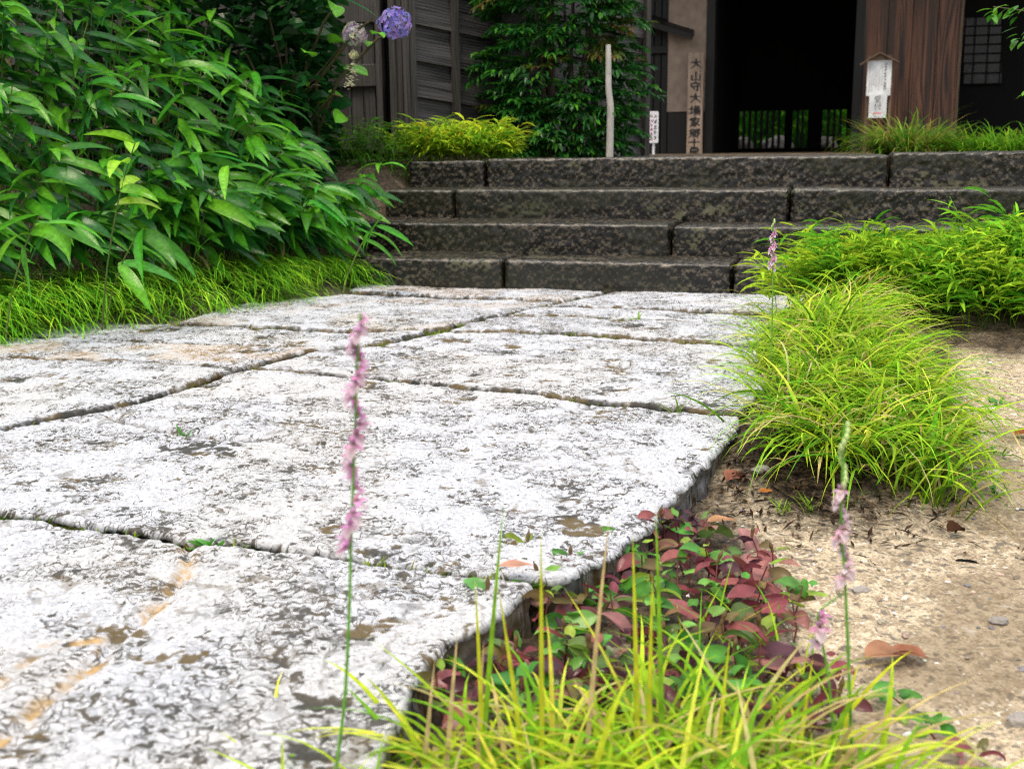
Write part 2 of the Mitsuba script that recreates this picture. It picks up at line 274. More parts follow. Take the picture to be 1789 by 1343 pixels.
for k, (px, amp, res) in enumerate(SLABS):
    poly = Polygon(PX(px)).buffer(0)
    if poly.geom_type != 'Polygon': poly = max(poly.geoms, key=lambda g: g.area)
    gap = (.010, .012, .013)[k] if k < 3 else (.018 if k >= 7 else .014)
    allp.append(poly)
    poly = poly.buffer(-gap - .02).buffer(.02)
    if poly.geom_type != 'Polygon': poly = max(poly.geoms, key=lambda g: g.area)
    rg = np.random.default_rng(50 + k)
    ring = poly.exterior; nb = max(24, int(ring.length / (res * 1.2)))
    bp = A([ring.interpolate(i / nb, normalized=True).coords[0] for i in range(nb)])
    bp = bp + ((np.stack([nz(np.c_[bp, bp[:, :1] * 0], 13, 61, 3), nz(np.c_[bp, bp[:, :1] * 0], 13, 62, 3)], 1)) - .5) * .03
    poly2 = Polygon(bp).buffer(0)
    if poly2.geom_type != 'Polygon': poly2 = max(poly2.geoms, key=lambda g: g.area)
    x0, y0, x1, y1 = poly2.bounds
    X_, Y_ = np.meshgrid(np.arange(x0, x1, res), np.arange(y0, y1, res)); q = np.c_[X_.ravel(), Y_.ravel()] + rg.uniform(-.3, .3, (X_.size, 2)) * res
    q = q[contains_xy(poly2.buffer(-res * .7), q[:, 0], q[:, 1])]
    pts = np.vstack([bp, q]); tri = Delaunay(pts).simplices
    cen = pts[tri].mean(1); tri = tri[contains_xy(poly2, cen[:, 0], cen[:, 1])]
    a_, b_, c_ = pts[tri[:, 0]], pts[tri[:, 1]], pts[tri[:, 2]]
    fl = (b_[:, 0] - a_[:, 0]) * (c_[:, 1] - a_[:, 1]) - (b_[:, 1] - a_[:, 1]) * (c_[:, 0] - a_[:, 0]) < 0
    tri[fl] = tri[fl][:, ::-1]
    pt3 = np.c_[pts, np.zeros(len(pts))]
    dist = shapely.distance(shapely.points(pts), Polygon(bp).exterior)
    # chiselled pillows: creased valleys between low humps
    wp = pt3 + (np.stack([nz(pt3, 26, 71), nz(pt3, 26, 72), 0 * pts[:, 0]], 1) - .5) * .022
    b1, b2, b3 = np.abs(2 * nz(wp, 34, 73) - 1), np.abs(2 * nz(wp, 66, 74) - 1), np.abs(2 * nz(wp, 130, 75) - 1)
    lo = nz(pt3, 2.6, 76, 2); md = nz(pt3, 9.5, 77, 2); h3 = nz(wp * A([1, 1.25, 1]), 46, 86, 3); h4 = nz(wp, 105, 87, 2)
    z = amp * (.8 * np.minimum(b1, .5) + .55 * np.minimum(b2, .5) + .3 * b3 - .5 + 1.3 * (h3 - .5) + .4 * (h4 - .5)) + .010 * (lo - .5) + .010 * (md - .5)
    tl = rg.normal(0, .005, 2); cc = pts.mean(0)
    z += ((pts - cc) @ tl).clip(-.006, .006) + (rg.uniform(-.004, .003) if k else .0)
    r = (.009 if k < 2 else .018) + .008 * nz(pt3, 14, 78); e = np.clip(1 - dist / r, 0, 1); z -= r * (1 - np.sqrt(1 - e * e)) * .9
    mask = nz(pt3, 11, 79, 3)
    dirt = 0 * h3
    dirt = np.maximum(dirt, .5 * (1 - sst(.03, .16, b1)) * sst(.45, .6, mask))
    dirt = np.maximum(dirt, sst(.66, .695, (1 - md) * .46 + .47 * (1 - h3) + .12 * (1 - lo)) * .95)
    dirt = np.maximum(dirt, sst(.6, 1, e) * .5 if k < 2 else sst(.3, .7, e + .6 * (nz(pt3, 25, 90) - .5)) * .97)
    vein = np.zeros(len(pts))
    for gl, w, dp, vn in grooves:
        gd = shapely.distance(shapely.points(pts), gl) + .012 * (nz(pt3, 40, 81) - .5)
        z -= dp * np.exp(-(gd / w) ** 2 * 3)
        if vn: vein = np.maximum(vein, np.exp(-(gd / (.7 * w)) ** 2) * sst(.35, .55, nz(pt3, 30, 82, 2)) * .9)
        else: dirt = np.maximum(dirt, np.exp(-(gd / (w * .45)) ** 2))
    rust = .9 * sst(.42, .62, nz(pt3, 5, 83, 3)) if k == 3 else (.55 * sst(.5, .66, nz(pt3, 5, 83, 3)) if k in (5, 6) else 0)
    vein = np.maximum(vein, np.clip(rust, 0, 1) * .42)
    V = np.c_[pts, z]; i = np.arange(nb); j = (i + 1) % nb; cb = bp.mean(0); nrm = (bp[j] - bp[i - 1])[:, ::-1] * A([1, -1]); nrm /= np.linalg.norm(nrm, axis=1, keepdims=True)
    ccw = Polygon(bp).exterior.is_ccw; nrm = nrm if ccw else -nrm
    n0 = len(V); qs, a0, D_ = [], 0, [dirt]
    for lv in (.018, .032, .05, .07, .095, .15):
        q3 = np.c_[bp, np.full(nb, -lv)]; o_ = .022 * (nz(q3, 34, 84, 3) - .78) + .012 * (np.abs(2 * nz(q3, 70, 85) - 1) - .5) * (lv < .1)
        V = np.vstack([V, np.c_[bp + nrm * o_[:, None], q3[:, 2] + .006 * (nz(q3, 40, 88) - .5)]]); a1 = len(V) - nb
        qq = np.vstack([np.stack([a0 + i, a1 + i, a1 + j], 1), np.stack([a0 + i, a1 + j, a0 + j], 1)]); qs.append(qq if ccw else qq[:, ::-1]); a0 = a1
        D_.append(np.clip(.62 + .1 * (lv > .03) + .8 * (nz(q3, 60, 89, 2) - .45), .3, 1))
    UV = np.c_[np.concatenate(D_), np.r_[vein, np.zeros(6 * nb)]]
    obj('slab', (V, np.vstack([tri] + qs)), 'm_paving', 'stone_path', smooth=True, uv=UV)
bed = union_all(allp).buffer(.02).buffer(-.045)
bed = max(getattr(bed, 'geoms', [bed]), key=lambda g: g.area)
bm = trimesh.creation.extrude_polygon(Polygon(bed.exterior).simplify(.004), .10, engine='earcut'); bm.apply_translation([0, 0, -.16])
obj('bedding', bm, 'm_soil', 'stone_path', uv=np.c_[np.full(len(bm.vertices), 1.), np.zeros(len(bm.vertices))])

# ---------------------------------------------------------------- the stone steps
tag('stone_steps', 'four dark weathered stone steps with pale treads', 'steps')
def block(s0, s1, v0, v1, z0, z1, seed, rough=.007, r=.018):
    n = max(4, int((s1 - s0) / .0125)); s = np.linspace(s0, s1, n)
    prof = [(0, z) for z in np.linspace(z0, z1 - r, 14)] + [(r - r * math.cos(a), z1 - r + r * math.sin(a)) for a in np.linspace(.3, 1.5708, 5)] + [(v, z1) for v in np.linspace(r + .01, v1 - v0, 16)]
    prof = A(prof); nrm = A([(-1., .0)] * 14 + [(-math.cos(a), math.sin(a)) for a in np.linspace(.3, 1.5708, 5)] + [(0, 1.)] * 16)
    S, I = np.meshgrid(s, np.arange(len(prof)), indexing='ij')
    Vv, Zz = prof[I, 0] + v0, prof[I, 1]
    q = np.stack([S, Vv, Zz], -1)
    d = rough * (.9 * np.abs(2 * nz(q, 30, seed) - 1) + 1.4 * nz(q, 55, seed + 1, 2) - 1.1) * np.where(I < 16, 1, .45) + .018 * (nz(q * A([1, 1, .6]), 2.2, seed + 2) - .5)
    en = np.minimum(S - s0, s1 - S); e = np.clip(1 - en / .016, 0, 1); d = d - .016 * (1 - np.sqrt(1 - e * e))
    Vv, Zz = Vv + nrm[I, 0] * d, Zz + nrm[I, 1] * d
    Pg = np.stack([O[0] + DI[0] * S + NB[0] * Vv, O[1] + DI[1] * S + NB[1] * Vv, Zz], -1)
    v, f = surf(Pg)
    m = len(prof); ends = []
    for row in (0, n - 1):
        c = len(v); v = np.vstack([v, [P3(s[row], v1, z0)]]); i = row * m + np.arange(m - 1); ends.append(np.stack([i, i + 1, np.full(m - 1, c)], 1))
    return v, np.vstack([f, *ends])
for k, (joints, dz) in enumerate([((880, 1280), (0, 0, .0)), ((1172,), (0, -.006)), ((793, 1380), (0, 0, .002)), ((848, 1553), (-.012, .0, .014))]):
    zt = STEP_Z[k]; v0 = STEP_V[k]
    ss = [-.95] + [on(x, [480, 420, 355, 300][k], v0)[0] for x in joints] + [3.7]
    for j in range(len(ss) - 1):
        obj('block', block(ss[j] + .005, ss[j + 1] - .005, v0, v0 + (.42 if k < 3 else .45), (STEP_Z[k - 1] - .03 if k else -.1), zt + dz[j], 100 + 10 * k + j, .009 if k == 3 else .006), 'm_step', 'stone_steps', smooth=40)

# ---------------------------------------------------------------- the gatehouse
FV = 7.33
GH = thing('gatehouse', 'dark old wooden gatehouse with an open doorway above the steps', 'building')
def gpart(name, px0, px1, py0, py1, v0, dv, m, parent=GH, bev=.004):
    pm = 150 if py1 - py0 > 200 else (py0 + py1) / 2; s0, s1, z1, z0 = on(px0, pm, v0)[0], on(px1, pm, v0)[0], on(px0, py0, v0)[1], on(px1, py1, v0)[1]
    return obj(name, box(s0, s1, v0, v0 + dv, z0, z1, bev), m, parent)
def S(px, v=FV, py=150): return on(px, py, v)[0]
ZT = 3.1                                              # eaves
gpart('plaster_panel', 1166, 1234, -60, 195, FV + .02, .08, 'm_plaster')
gpart('base_panel', 1166, 1234, 197, 275, FV + .03, .08, 'm_wood_dark')
obj('side_wall', box(S(960), S(1166), FV + .14, FV + .2, .5, ZT), 'm_wood_dark', GH)
wb = np.linspace(S(965), S(1165), 17)
for a, b in zip(wb[:-1], wb[1:]): obj('wall_board', box(a + .004, b - .004, FV + .09, FV + .14, .5, 2.25), 'm_wood_dark', GH)
obj('side_rail', box(S(965), S(1165), FV + .05, FV + .09, 1.62, 1.70), 'm_wood_dark', GH)
# small eave over the side wall, sloping down to the right in view
e0, e1 = P3(S(960), FV - .15, 2.25), P3(S(1207, FV - .15), FV - .15, on(1207, 70, FV - .15)[1])
ev = trimesh.convex.convex_hull(A([p + o + w for p in (e0, e1) for o in (A([0, 0, 0]), A([0, 0, .055])) for w in (A([0, 0, 0]), A([NB[0], NB[1], .35]) * .35)]))
obj('side_eave', ev, 'm_wood_dark', GH)
gpart('gate_post', 1232, 1247, -120, 275, FV, .16, 'm_wood_dark')
gpart('gate_post', 1490, 1505, -120, 275, FV - .02, .16, 'm_wood_dark')
obj('lintel', box(S(1247), S(1490), FV + .01, FV + .2, 2.62, 2.95), 'm_wood_dark', GH)
dw = [1504, 1546, 1589, 1632, 1673]
for k in range(4): gpart('door_plank', dw[k] + .35, dw[k + 1] - .35, -110, 268, FV + .012 * (k % 2), .03, 'm_door', bev=.002)
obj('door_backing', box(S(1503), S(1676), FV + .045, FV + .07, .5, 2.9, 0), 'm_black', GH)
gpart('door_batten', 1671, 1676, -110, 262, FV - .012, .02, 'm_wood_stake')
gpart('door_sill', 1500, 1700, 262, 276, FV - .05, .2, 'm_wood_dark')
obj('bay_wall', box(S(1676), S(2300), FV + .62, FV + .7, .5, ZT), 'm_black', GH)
obj('bay_return', box(S(1674), S(1677.5), FV + .04, FV + .62, .5, ZT), 'm_wood_dark', GH)
sv = FV + .58
win = obj('window', box(*[on(1680, 40, sv)[0], on(1764, 40, sv)[0]], sv + .03, sv + .038, on(1700, 149, sv)[1], on(1700, 26, sv)[1]), 'm_black', GH)
xs, ys = [1684, 1702, 1726, 1750], [30, 46, 62, 78, 94, 110, 128, 147]
for i in range(3):
    for j in range(7):
        (a, t_), (b, u_) = on(xs[i] + 1, ys[j] + 1, sv), on(xs[i + 1] - 1, ys[j + 1] - 1, sv)
        obj('pane', box(a, b, sv + .02, sv + .03, u_, t_, 0), 'm_pane', win)
for x in xs: obj('bar', box(on(x - .8, 90, sv)[0], on(x + .8, 90, sv)[0], sv + .002, sv + .02, on(1700, 149, sv)[1], on(1700, 26, sv)[1], 0), 'm_black', win)
for y in ys: obj('bar', box(on(1683, 90, sv)[0], on(1752, 90, sv)[0], sv - .004, sv + .002, on(1700, y + .8, sv)[1], on(1700, y - .8, sv)[1], 0), 'm_black', win)
BV = FV + 3.0
# rear of the passage: dark boards with a barred opening
za, zb = on(1380, 193, BV)[1], on(1380, 259, BV)[1]
sb = lambda x: on(x, 225, BV)[0]
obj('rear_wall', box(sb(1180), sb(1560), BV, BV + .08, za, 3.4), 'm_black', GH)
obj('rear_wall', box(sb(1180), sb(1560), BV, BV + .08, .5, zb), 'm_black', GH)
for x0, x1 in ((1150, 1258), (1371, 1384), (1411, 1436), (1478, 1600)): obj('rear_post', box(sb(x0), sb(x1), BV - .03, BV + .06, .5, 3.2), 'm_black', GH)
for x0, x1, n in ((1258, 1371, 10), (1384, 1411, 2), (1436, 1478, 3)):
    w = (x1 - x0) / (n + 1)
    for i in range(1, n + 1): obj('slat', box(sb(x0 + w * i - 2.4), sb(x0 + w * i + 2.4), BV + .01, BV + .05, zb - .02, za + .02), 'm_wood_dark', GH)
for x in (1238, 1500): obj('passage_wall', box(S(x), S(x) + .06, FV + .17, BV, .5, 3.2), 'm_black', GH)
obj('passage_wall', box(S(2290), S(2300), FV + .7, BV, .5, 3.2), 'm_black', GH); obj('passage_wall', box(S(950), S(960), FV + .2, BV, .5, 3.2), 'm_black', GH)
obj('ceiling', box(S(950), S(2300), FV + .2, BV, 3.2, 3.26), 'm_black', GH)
obj('roof', trimesh.convex.convex_hull(np.vstack([A([P3(s, v, z) for s in (S(900), S(2400)) for v, z in ((FV - 1.15, 2.95), (FV - 1.15, 3.12), (FV + 1.6, 4.5), (FV + 1.6, 4.3), (BV + .5, 3.2), (BV + .5, 3.3))])])), 'm_tile', GH)
# the garden beyond the barred opening
rng = np.random.default_rng(5)
n = 5200; c = A([O + DI * s + NB * v for s, v in zip(rng.uniform(sb(1200), sb(1560), n), rng.uniform(BV + 1.2, BV + 2.6, n))])
zz = .58 + rng.uniform(0, 1.7, n)
cg = vary(rng, [(.10, .42, .02), (.22, .56, .05), (.14, .46, .05)], n)
P, f, C = leaves(np.c_[c, zz], rng.uniform(0, 6.3, n), rng.uniform(-.2, .9, n), rng.uniform(-.9, .2, n), rng.uniform(.12, .22, n), rng.uniform(.05, .09, n), cg, cg * 1.1, 4, OVAL, roll=rng.normal(0, .8, n))
obj('garden_wall', box(sb(1100), sb(1640), BV + 2.7, BV + 2.8, .5, 1.5), 'm_rock'); tag('garden_wall', 'grey garden wall behind the bush beyond the barred opening', 'wall')
tag(obj('garden_bush', join(P, f, C), 'm_leaf'), 'bright green garden bush seen through the barred opening', 'bush')
def rock(c, r, seed, key, lab, m='m_rock', catg='rock'):
    b = trimesh.creation.icosphere(3); d = 1 + .5 * (nz(b.vertices, 1.7, seed, 3) - .5) * 1.6
    k = obj(key, (b.vertices * d[:, None] * A(r) + A(c), b.faces), m, smooth=True); return tag(k, lab, catg)
for i, (px, w) in enumerate(((1300, .22), (1360, .3), (1440, .26))):
    q = O + DI * on(px, 240, BV + .9)[0] + NB * (BV + .9)
    rock((q[0], q[1], .62), (w * .7, w * .5, .16), 7 + i, 'garden_rock', ['pale garden rock behind the left end of the bars', 'pale garden rock behind the middle bars', 'pale garden rock behind the right end of the bars'][i])

# ---------------------------------------------------------------- lettering drawn with a brush
K = {'大': [(10, 64, 90, 66), (50, 96, 50, 66, 38, 34, 8, 4), (52, 62, 66, 32, 94, 5)],
 '山': [(50, 92, 50, 16), (15, 58, 15, 14, 86, 14), (86, 60, 86, 6)],
 '守': [(50, 98, 50, 84), (12, 66, 13, 82, 88, 82, 80, 66), (12, 50, 92, 52), (66, 68, 66, 4, 50, 12), (30, 40, 42, 24)],
 '場': [(4, 66, 36, 68), (20, 92, 20, 26), (2, 20, 38, 32), (48, 94, 48, 64, 82, 64, 82, 94, 48, 94), (48, 79, 82, 79), (40, 53, 97, 54), (54, 52, 38, 30), (50, 40, 92, 40, 86, 6, 74, 12), (64, 40, 42, 8), (79, 40, 58, 6)],
 '家': [(50, 99, 50, 88), (10, 70, 12, 85, 90, 85, 83, 72), (22, 69, 80, 70), (52, 68, 18, 46), (38, 58, 58, 36, 55, 4, 42, 10), (50, 46, 14, 24), (54, 32, 10, 4), (84, 57, 60, 42), (58, 44, 94, 10)],
 '郷': [(24, 94, 8, 72, 28, 70, 6, 44), (28, 56, 20, 30, 4, 8), (40, 86, 60, 86, 60, 50, 40, 50, 40, 86), (40, 68, 60, 68), (40, 50, 40, 14, 58, 26), (52, 44, 64, 14), (76, 92, 76, 2), (76, 92, 95, 90, 80, 66, 96, 48, 82, 34)],
 '士': [(6, 66, 94, 68), (50, 96, 50, 12), (24, 12, 76, 12)],
 '屋': [(20, 92, 84, 92, 84, 74, 20, 74), (20, 92, 18, 44, 4, 4), (30, 60, 90, 60), (56, 60, 36, 42, 78, 46), (34, 28, 84, 28), (58, 42, 58, 8), (24, 6, 95, 6)],
 '受': [(82, 96, 20, 88), (24, 82, 30, 68), (50, 82, 50, 68), (80, 84, 70, 68), (10, 48, 10, 62, 92, 62, 84, 50), (25, 42, 76, 42, 44, 16, 8, 2), (30, 36, 60, 14, 94, 2)],
 '付': [(32, 96, 6, 54), (22, 72, 22, 4), (40, 66, 96, 67), (76, 94, 76, 6, 62, 14), (50, 46, 60, 30)]}
def glyph(ch, w=9.):
    out = []
    for st in K[ch]:
        p = A(st, float).reshape(-1, 2); l = LineString(p); m = max(4, int(l.length / 9)); t = np.linspace(0, 1, m)
        for a, b in zip(t[:-1], t[1:]):
            q0, q1 = l.interpolate(a, normalized=True), l.interpolate(b, normalized=True)
            out.append(LineString([q0, q1]).buffer(w / 2 * (1.12 - .5 * ((a + b) / 2) ** 2), quad_segs=3))
    return union_all(out).simplify(.5)
def flat(shape, pos, thick=.0012):
    """Polygon in (along, up) metres -> thin solid standing on plane v (pos = v)."""
    ms = [trimesh.creation.extrude_polygon(g, thick, engine='earcut') for g in getattr(shape, 'geoms', [shape]) if g.area > 1e-9]
    m = trimesh.util.concatenate(ms); v = m.vertices
    w = np.stack([O[0] + DI[0] * v[:, 0] + NB[0] * (pos - v[:, 2]), O[1] + DI[1] * v[:, 0] + NB[1] * (pos - v[:, 2]), v[:, 1]], 1)
    return w, m.faces
# name post in front of the left gate post
nv = FV - .12
(sa, zt), (sc, _) = on(1200.5, 180, nv), on(1228, 180, nv); zt = on(1216, 92, nv)[1]
NP = thing('name_board', 'tall narrow wooden board with a vertical row of black brush characters', 'sign')
bd = box(sa, sc, nv, nv + .05, .52, zt, .006); obj('board', bd, 'm_wood_sign', NP)
w_ = sc - sa; cz = zt - .05
sz, gp = w_ * .74, 0
tops = [103, 125, 143, 163, 185, 205, 225, 243, 259]
for ch, py in zip('大山守大場家郷士屋', tops):
    z1 = on(1215, py, nv)[1]; hgt = on(1215, 100, nv)[1] - on(1215, 117.5, nv)[1]
    g = affinity.affine_transform(glyph(ch, 14), [sz / 100, 0, 0, hgt / 100, sa + w_ * .15, z1 - hgt])
    obj('character', flat(g, nv - .0005), 'm_ink', NP)
# small white sign on a stake
kv = FV - 1.2
(sa, z1), (sc, z0) = on(1134, 195, kv), on(1150, 250, kv)
WS = thing('white_sign', 'small white upright sign on a white stake with two columns of magenta and black marks', 'sign')
pl = Polygon([(sa, z0), (sc, z0), (sc, z1), (sa, z1)]).buffer(-.012).buffer(.012)
obj('panel', flat(pl, kv, .012), 'm_sign_white', WS)
m_ = (sa + sc) / 2; obj('stake', box(m_ - .012, m_ + .012, kv + .002, kv + .02, .5, z0 + .05), 'm_sign_white', WS)
def scribble(rng, x, y, w, h):
    return union_all([LineString(A([(x, y), (x, y)]) + rng.uniform(0, 1, (2, 2)) * A([w, h])).buffer(w * .1) for _ in range(6)])
rng = np.random.default_rng(8)
for col, n, mt, fx in ((0, 6, 'm_ink_magenta', .17), (1, 5, 'm_ink', .56)):
    hh = (z1 - z0) * .86 / n
    obj('marks', flat(union_all([scribble(rng, sa + (sc - sa) * fx, z1 - (z1 - z0) * .07 - hh * (i + .9), (sc - sa) * .26, hh * .8) for i in range(n)]), kv - .0125), mt, WS)
# notice board with a little roof
bv = FV - .55
NBD = thing('notice_board', 'white paper notices on a wooden stake board under a tiny gable roof', 'sign')
bp = lambda name, x0, x1, y0, y1, v, dv, m, bev=.002: gpart(name, x0, x1, y0, y1, v, dv, m, NBD, bev)
bp('backboard', 1515, 1556, 98, 170, bv, .02, 'm_wood_stake')
bp('stake', 1511, 1517, 110, 272, bv + .022, .03, 'm_wood_stake'); bp('stake', 1551, 1557, 110, 272, bv + .022, .03, 'm_wood_stake')
ap, lf, rt = A(on(1537.5, 94, bv)), A(on(1503, 115, bv)), A(on(1570, 111, bv))
for q in (lf, rt):
    d = (q - ap); nn = A([-d[1], d[0]]) / np.linalg.norm(d); nn *= np.sign(nn[1]); th = .012
    obj('roof_board', trimesh.convex.convex_hull(A([P3(a[0], v, a[1]) for a in (ap, q, q + nn * th, ap + nn * th) for v in (bv - .06, bv + .05)])), 'm_wood_stake', NBD)
obj('gable', trimesh.convex.convex_hull(A([P3(a[0], v, a[1]) for a in (ap, ap * .4 + lf * .6 - A([0, .0]), ap * .4 + rt * .6) for v in (bv - .02, bv + .02)])), 'm_wood_stake', NBD)
p1 = bp('paper', 1514.5, 1557, 106, 167, bv - .006, .003, 'm_paper', 0); p2 = bp('paper', 1518, 1549, 165, 206, bv - .012, .003, 'm_paper', 0)
rng = np.random.default_rng(9)
def pc(x, y): return A(on(x, y, bv))
for i, x in enumerate((1548, 1542, 1537, 1532.5, 1528.5, 1524.5, 1520.5)):
    a, b = pc(x, 112 if i == 0 else 114 + 3 * (i % 3)), pc(x, [158, 150, 160, 156, 150, 161, 163][i]); hw = .012 if i == 0 else .005
    zs = np.arange(b[1], a[1], 2.4 * hw)
    obj('line', flat(union_all([scribble(rng, a[0] - hw, q, 2 * hw, 2 * hw) for q in zs]), bv - .0065, .001), 'm_ink' if i == 0 else 'm_ink_grey', p1)
for ch, y in (('受', 167.5), ('付', 180.5)):
    a, b = pc(1527, y), pc(1540, y + 12.5); q = affinity.affine_transform(glyph(ch, 8), [(b[0] - a[0]) / 100, 0, 0, (a[1] - b[1]) / 100, a[0], b[1]])
    obj('character', flat(q, bv - .0125, .001), 'm_ink', p2)
a, b = pc(1526, 197.5), pc(1540, 199); obj('line', flat(Polygon([(a[0], b[1]), (b[0], b[1]), (b[0], a[1]), (a[0], a[1])]), bv - .0125, .001), 'm_ink_red', p2)

# ---------------------------------------------------------------- fences on the left
fv = 2.28
VF = thing('board_fence', 'weathered grey fence of upright boards behind the hydrangea', 'fence')
edges = [-330, -270, -210, -150, -90, -30, 20, 70, 120, 170, 210, 250, 290, 325, 360, 390, 420, 446, 470, 494, 517, 541, 566, 590, 612, 634, 656]
for a, b in zip(edges[:-1], edges[1:]): gpart('board', a + .6, b - .6, -120, 262, fv + .012 * ((a // 7) % 2), .02, 'm_wood_fence', VF)
for x0, x1, dv in ((657, 668, .06), (681, 692, .12), (692.5, 704, .10), (704.5, 716, .15)): gpart('post', x0, x1, -140, 268, fv - dv + .02, .06, 'm_wood_fence', VF)
gpart('rail', -330, 657, 144, 151, fv - .03, .028, 'm_wood_fence', VF); gpart('rail', -330, 657, 33, 39, fv - .03, .028, 'm_wood_fence', VF)
obj('backing', box(on(-340, 100, fv)[0], on(716, 100, fv)[0], fv + .06, fv + .09, .5, 2.2), 'm_black', VF)
BW = thing('board_wall', 'weathered wall of wide lapped grey boards held by upright battens', 'wall')
w0 = P3(*[on(715, 100, fv)[0], fv - .04], 0.)[:2]; wd = A([.839, .545]); wn = A([.545, -.839])
def wq(t, o, z): return A([*(w0 + wd * t + wn * o), z])
def wquad(t0, t1, z0, z1, o0, o1, th, slope=-.125, lean=0.):
    c = [wq(t, o - k, z + slope * t) for t in (t0, t1) for z, o in ((z0, o0), (z1, o1)) for k in (0, th)]
    return trimesh.convex.convex_hull(A(c))
zs = np.arange(.30, 2.9, .232)
segs = [0, .335, .72, 1.12, 1.55, 2.0]
for i, z in enumerate(zs):
    for a, b in zip(segs[:-1], segs[1:]): obj('board', wquad(a + .004, b - .004, z, z + .25, .052, .010, .014), 'm_wood_grey', BW)
for t in segs: obj('batten', wquad(t - .022, t + .022, .3, 3.0, .085, .085, .05, 0), 'm_wood_fence', BW)
obj('backing', wquad(0, 2.0, .3, 3.0, -.03, -.03, .03, 0), 'm_black', BW)

# ---------------------------------------------------------------- the shrub at the wall, the pole, plants behind the steps
rng = np.random.default_rng(21)
NS = thing('leafy_shrub', 'tall dark green shrub of fine pointed leaflets in front of the board wall', 'shrub')
sh0 = Y(985, 268, 8.0); sh0[2] = .58
for k in range(13):
    a = rng.uniform(0, 6.28); top = sh0 + A([math.cos(a) * rng.uniform(.1, .42), math.sin(a) * rng.uniform(.05, .3), rng.uniform(.9, 1.9)])
    b = sh0 + A([math.cos(a) * .12, math.sin(a) * .1, -.03]); m = (b + top) / 2 + rng.normal(0, .05, 3)
    obj('stem', ctube([b, (b + m) / 2 + rng.normal(0, .02, 3), m, (m + top) / 2, top], np.linspace(.014, .006, 5), A([.055, .04, .025]) * rng.uniform(.6, 1.6)), 'm_stem', NS, smooth=True)
prof = [(-.12, .30, .25), (.15, .50, .34), (.4, .62, .40), (.7, .66, .42), (1.0, .60, .42), (1.3, .62, .45), (1.7, .62, .45), (2.1, .5, .35)]
def nandina(base, az, el, size, rng, tint):
    """One compound leaf: rachis with pinnae carrying three leaflets."""
    B, Az, E0, E1, L, W = [], [], [], [], [], []
    d = A([math.cos(az) * math.cos(el), math.sin(az) * math.cos(el), math.sin(el)])
    for i, t in enumerate(np.linspace(.25, 1, 5)):
        p = base + d * size * t + A([0, 0, -.25 * size * t * t])
        for sgn in ((-1, 1) if t < 1 else (0,)):
            aa = az + sgn * .9; pd = A([math.cos(aa), math.sin(aa), math.sin(el) - .5 * t]); ln = size * (.5 - .3 * t) if sgn else .02
            for da, fr in ((0, 1), (.75, .55), (-.75, .6)):
                B.append(p + pd * ln * fr); Az.append(aa + da + rng.normal(0, .2)); E0.append(el - .3 * t + rng.normal(0, .25)); E1.append(el - .9 + rng.normal(0, .3)); L.append(rng.uniform(.05, .085)); W.append(rng.uniform(.017, .027))
    n = len(B); c = vary(rng, tint, n, .2)
    return join(*leaves(A(B), Az, E0, E1, L, W, c, c * 1.1, 4, LANCE, fold=.25, roll=rng.normal(0, .35, n)))
extra = []
cw = [(-.12, .30), (.2, .38), (.5, .44), (.8, .44), (1.1, .44), (1.45, .50), (1.8, .54), (2.2, .4)]
for k in range(620):
    zz = rng.uniform(.02, 1.95); r = np.interp(zz, [c[0] for c in cw], [c[1] for c in cw]); a = rng.uniform(0, 6.283)
    if k < 300 and math.sin(a) > .35: a = -a
    rr = r * rng.uniform(.2, .92) ** .6; base = sh0 + A([math.cos(a) * rr, math.sin(a) * rr * .62, zz])
    red = rng.uniform() < .02 or (.75 < zz < 1.05 and math.cos(a) > .5 and rng.uniform() < .4)
    tint = [(.14, .10, .03), (.09, .12, .02)] if red else [(.022, .105, .016), (.03, .15, .018), (.012, .060, .016), (.015, .085, .02), (.06, .22, .02)]
    m = nandina(base, a + rng.normal(0, .4), rng.uniform(-.3, .6), rng.uniform(.14, .24), rng, tint)
    if k < 300: obj('leaf', m, 'm_leaf', NS, smooth=True)
    else: extra.append(m)
tag(obj('inner_leaves', cat(extra), 'm_leaf', NS, smooth=True), kind='stuff')
PO = Y(1065, 268, 7.6); q = Y(1063, 96, 7.6)
pts = [A([PO[0], PO[1], .5]), A([PO[0] + .004, PO[1], .9]), q + A([.002, 0, -.2]), q, q + A([.0, .02, .06]), q + A([.0, .02, .0601])]
v, f = tube(pts, [.025, .022, .020, .018, .016, .001], 12); tag(obj('pale_pole', (v, f), 'm_pole', smooth=True), 'pale bare pole standing at the right side of the dark shrub', 'pole')
def tuft(rng, c, r, n, L, W, cols, e0=(.5, 1.4), e1=(-.9, .2), tip=1.25, rows=6, height=0., az=None, azw=.9, mat_='m_grass'):
    a = rng.uniform(0, 6.283, n); rr = np.sqrt(rng.uniform(0, 1, n)); x = c[0] + np.cos(a) * rr * r[0]; y = c[1] + np.sin(a) * rr * r[1]
    z = gz(x, y) - .01
    az_ = a + rng.normal(0, .6, n) if az is None else az + rng.normal(0, azw, n)
    col = vary(rng, cols, n)
    return join(*leaves(np.c_[x, y, z], az_, rng.uniform(*e0, n), rng.uniform(*e1, n), rng.uniform(*L, n), rng.uniform(*W, n), col * .7, col * tip, rows, side=rng.normal(0, .5, n)))
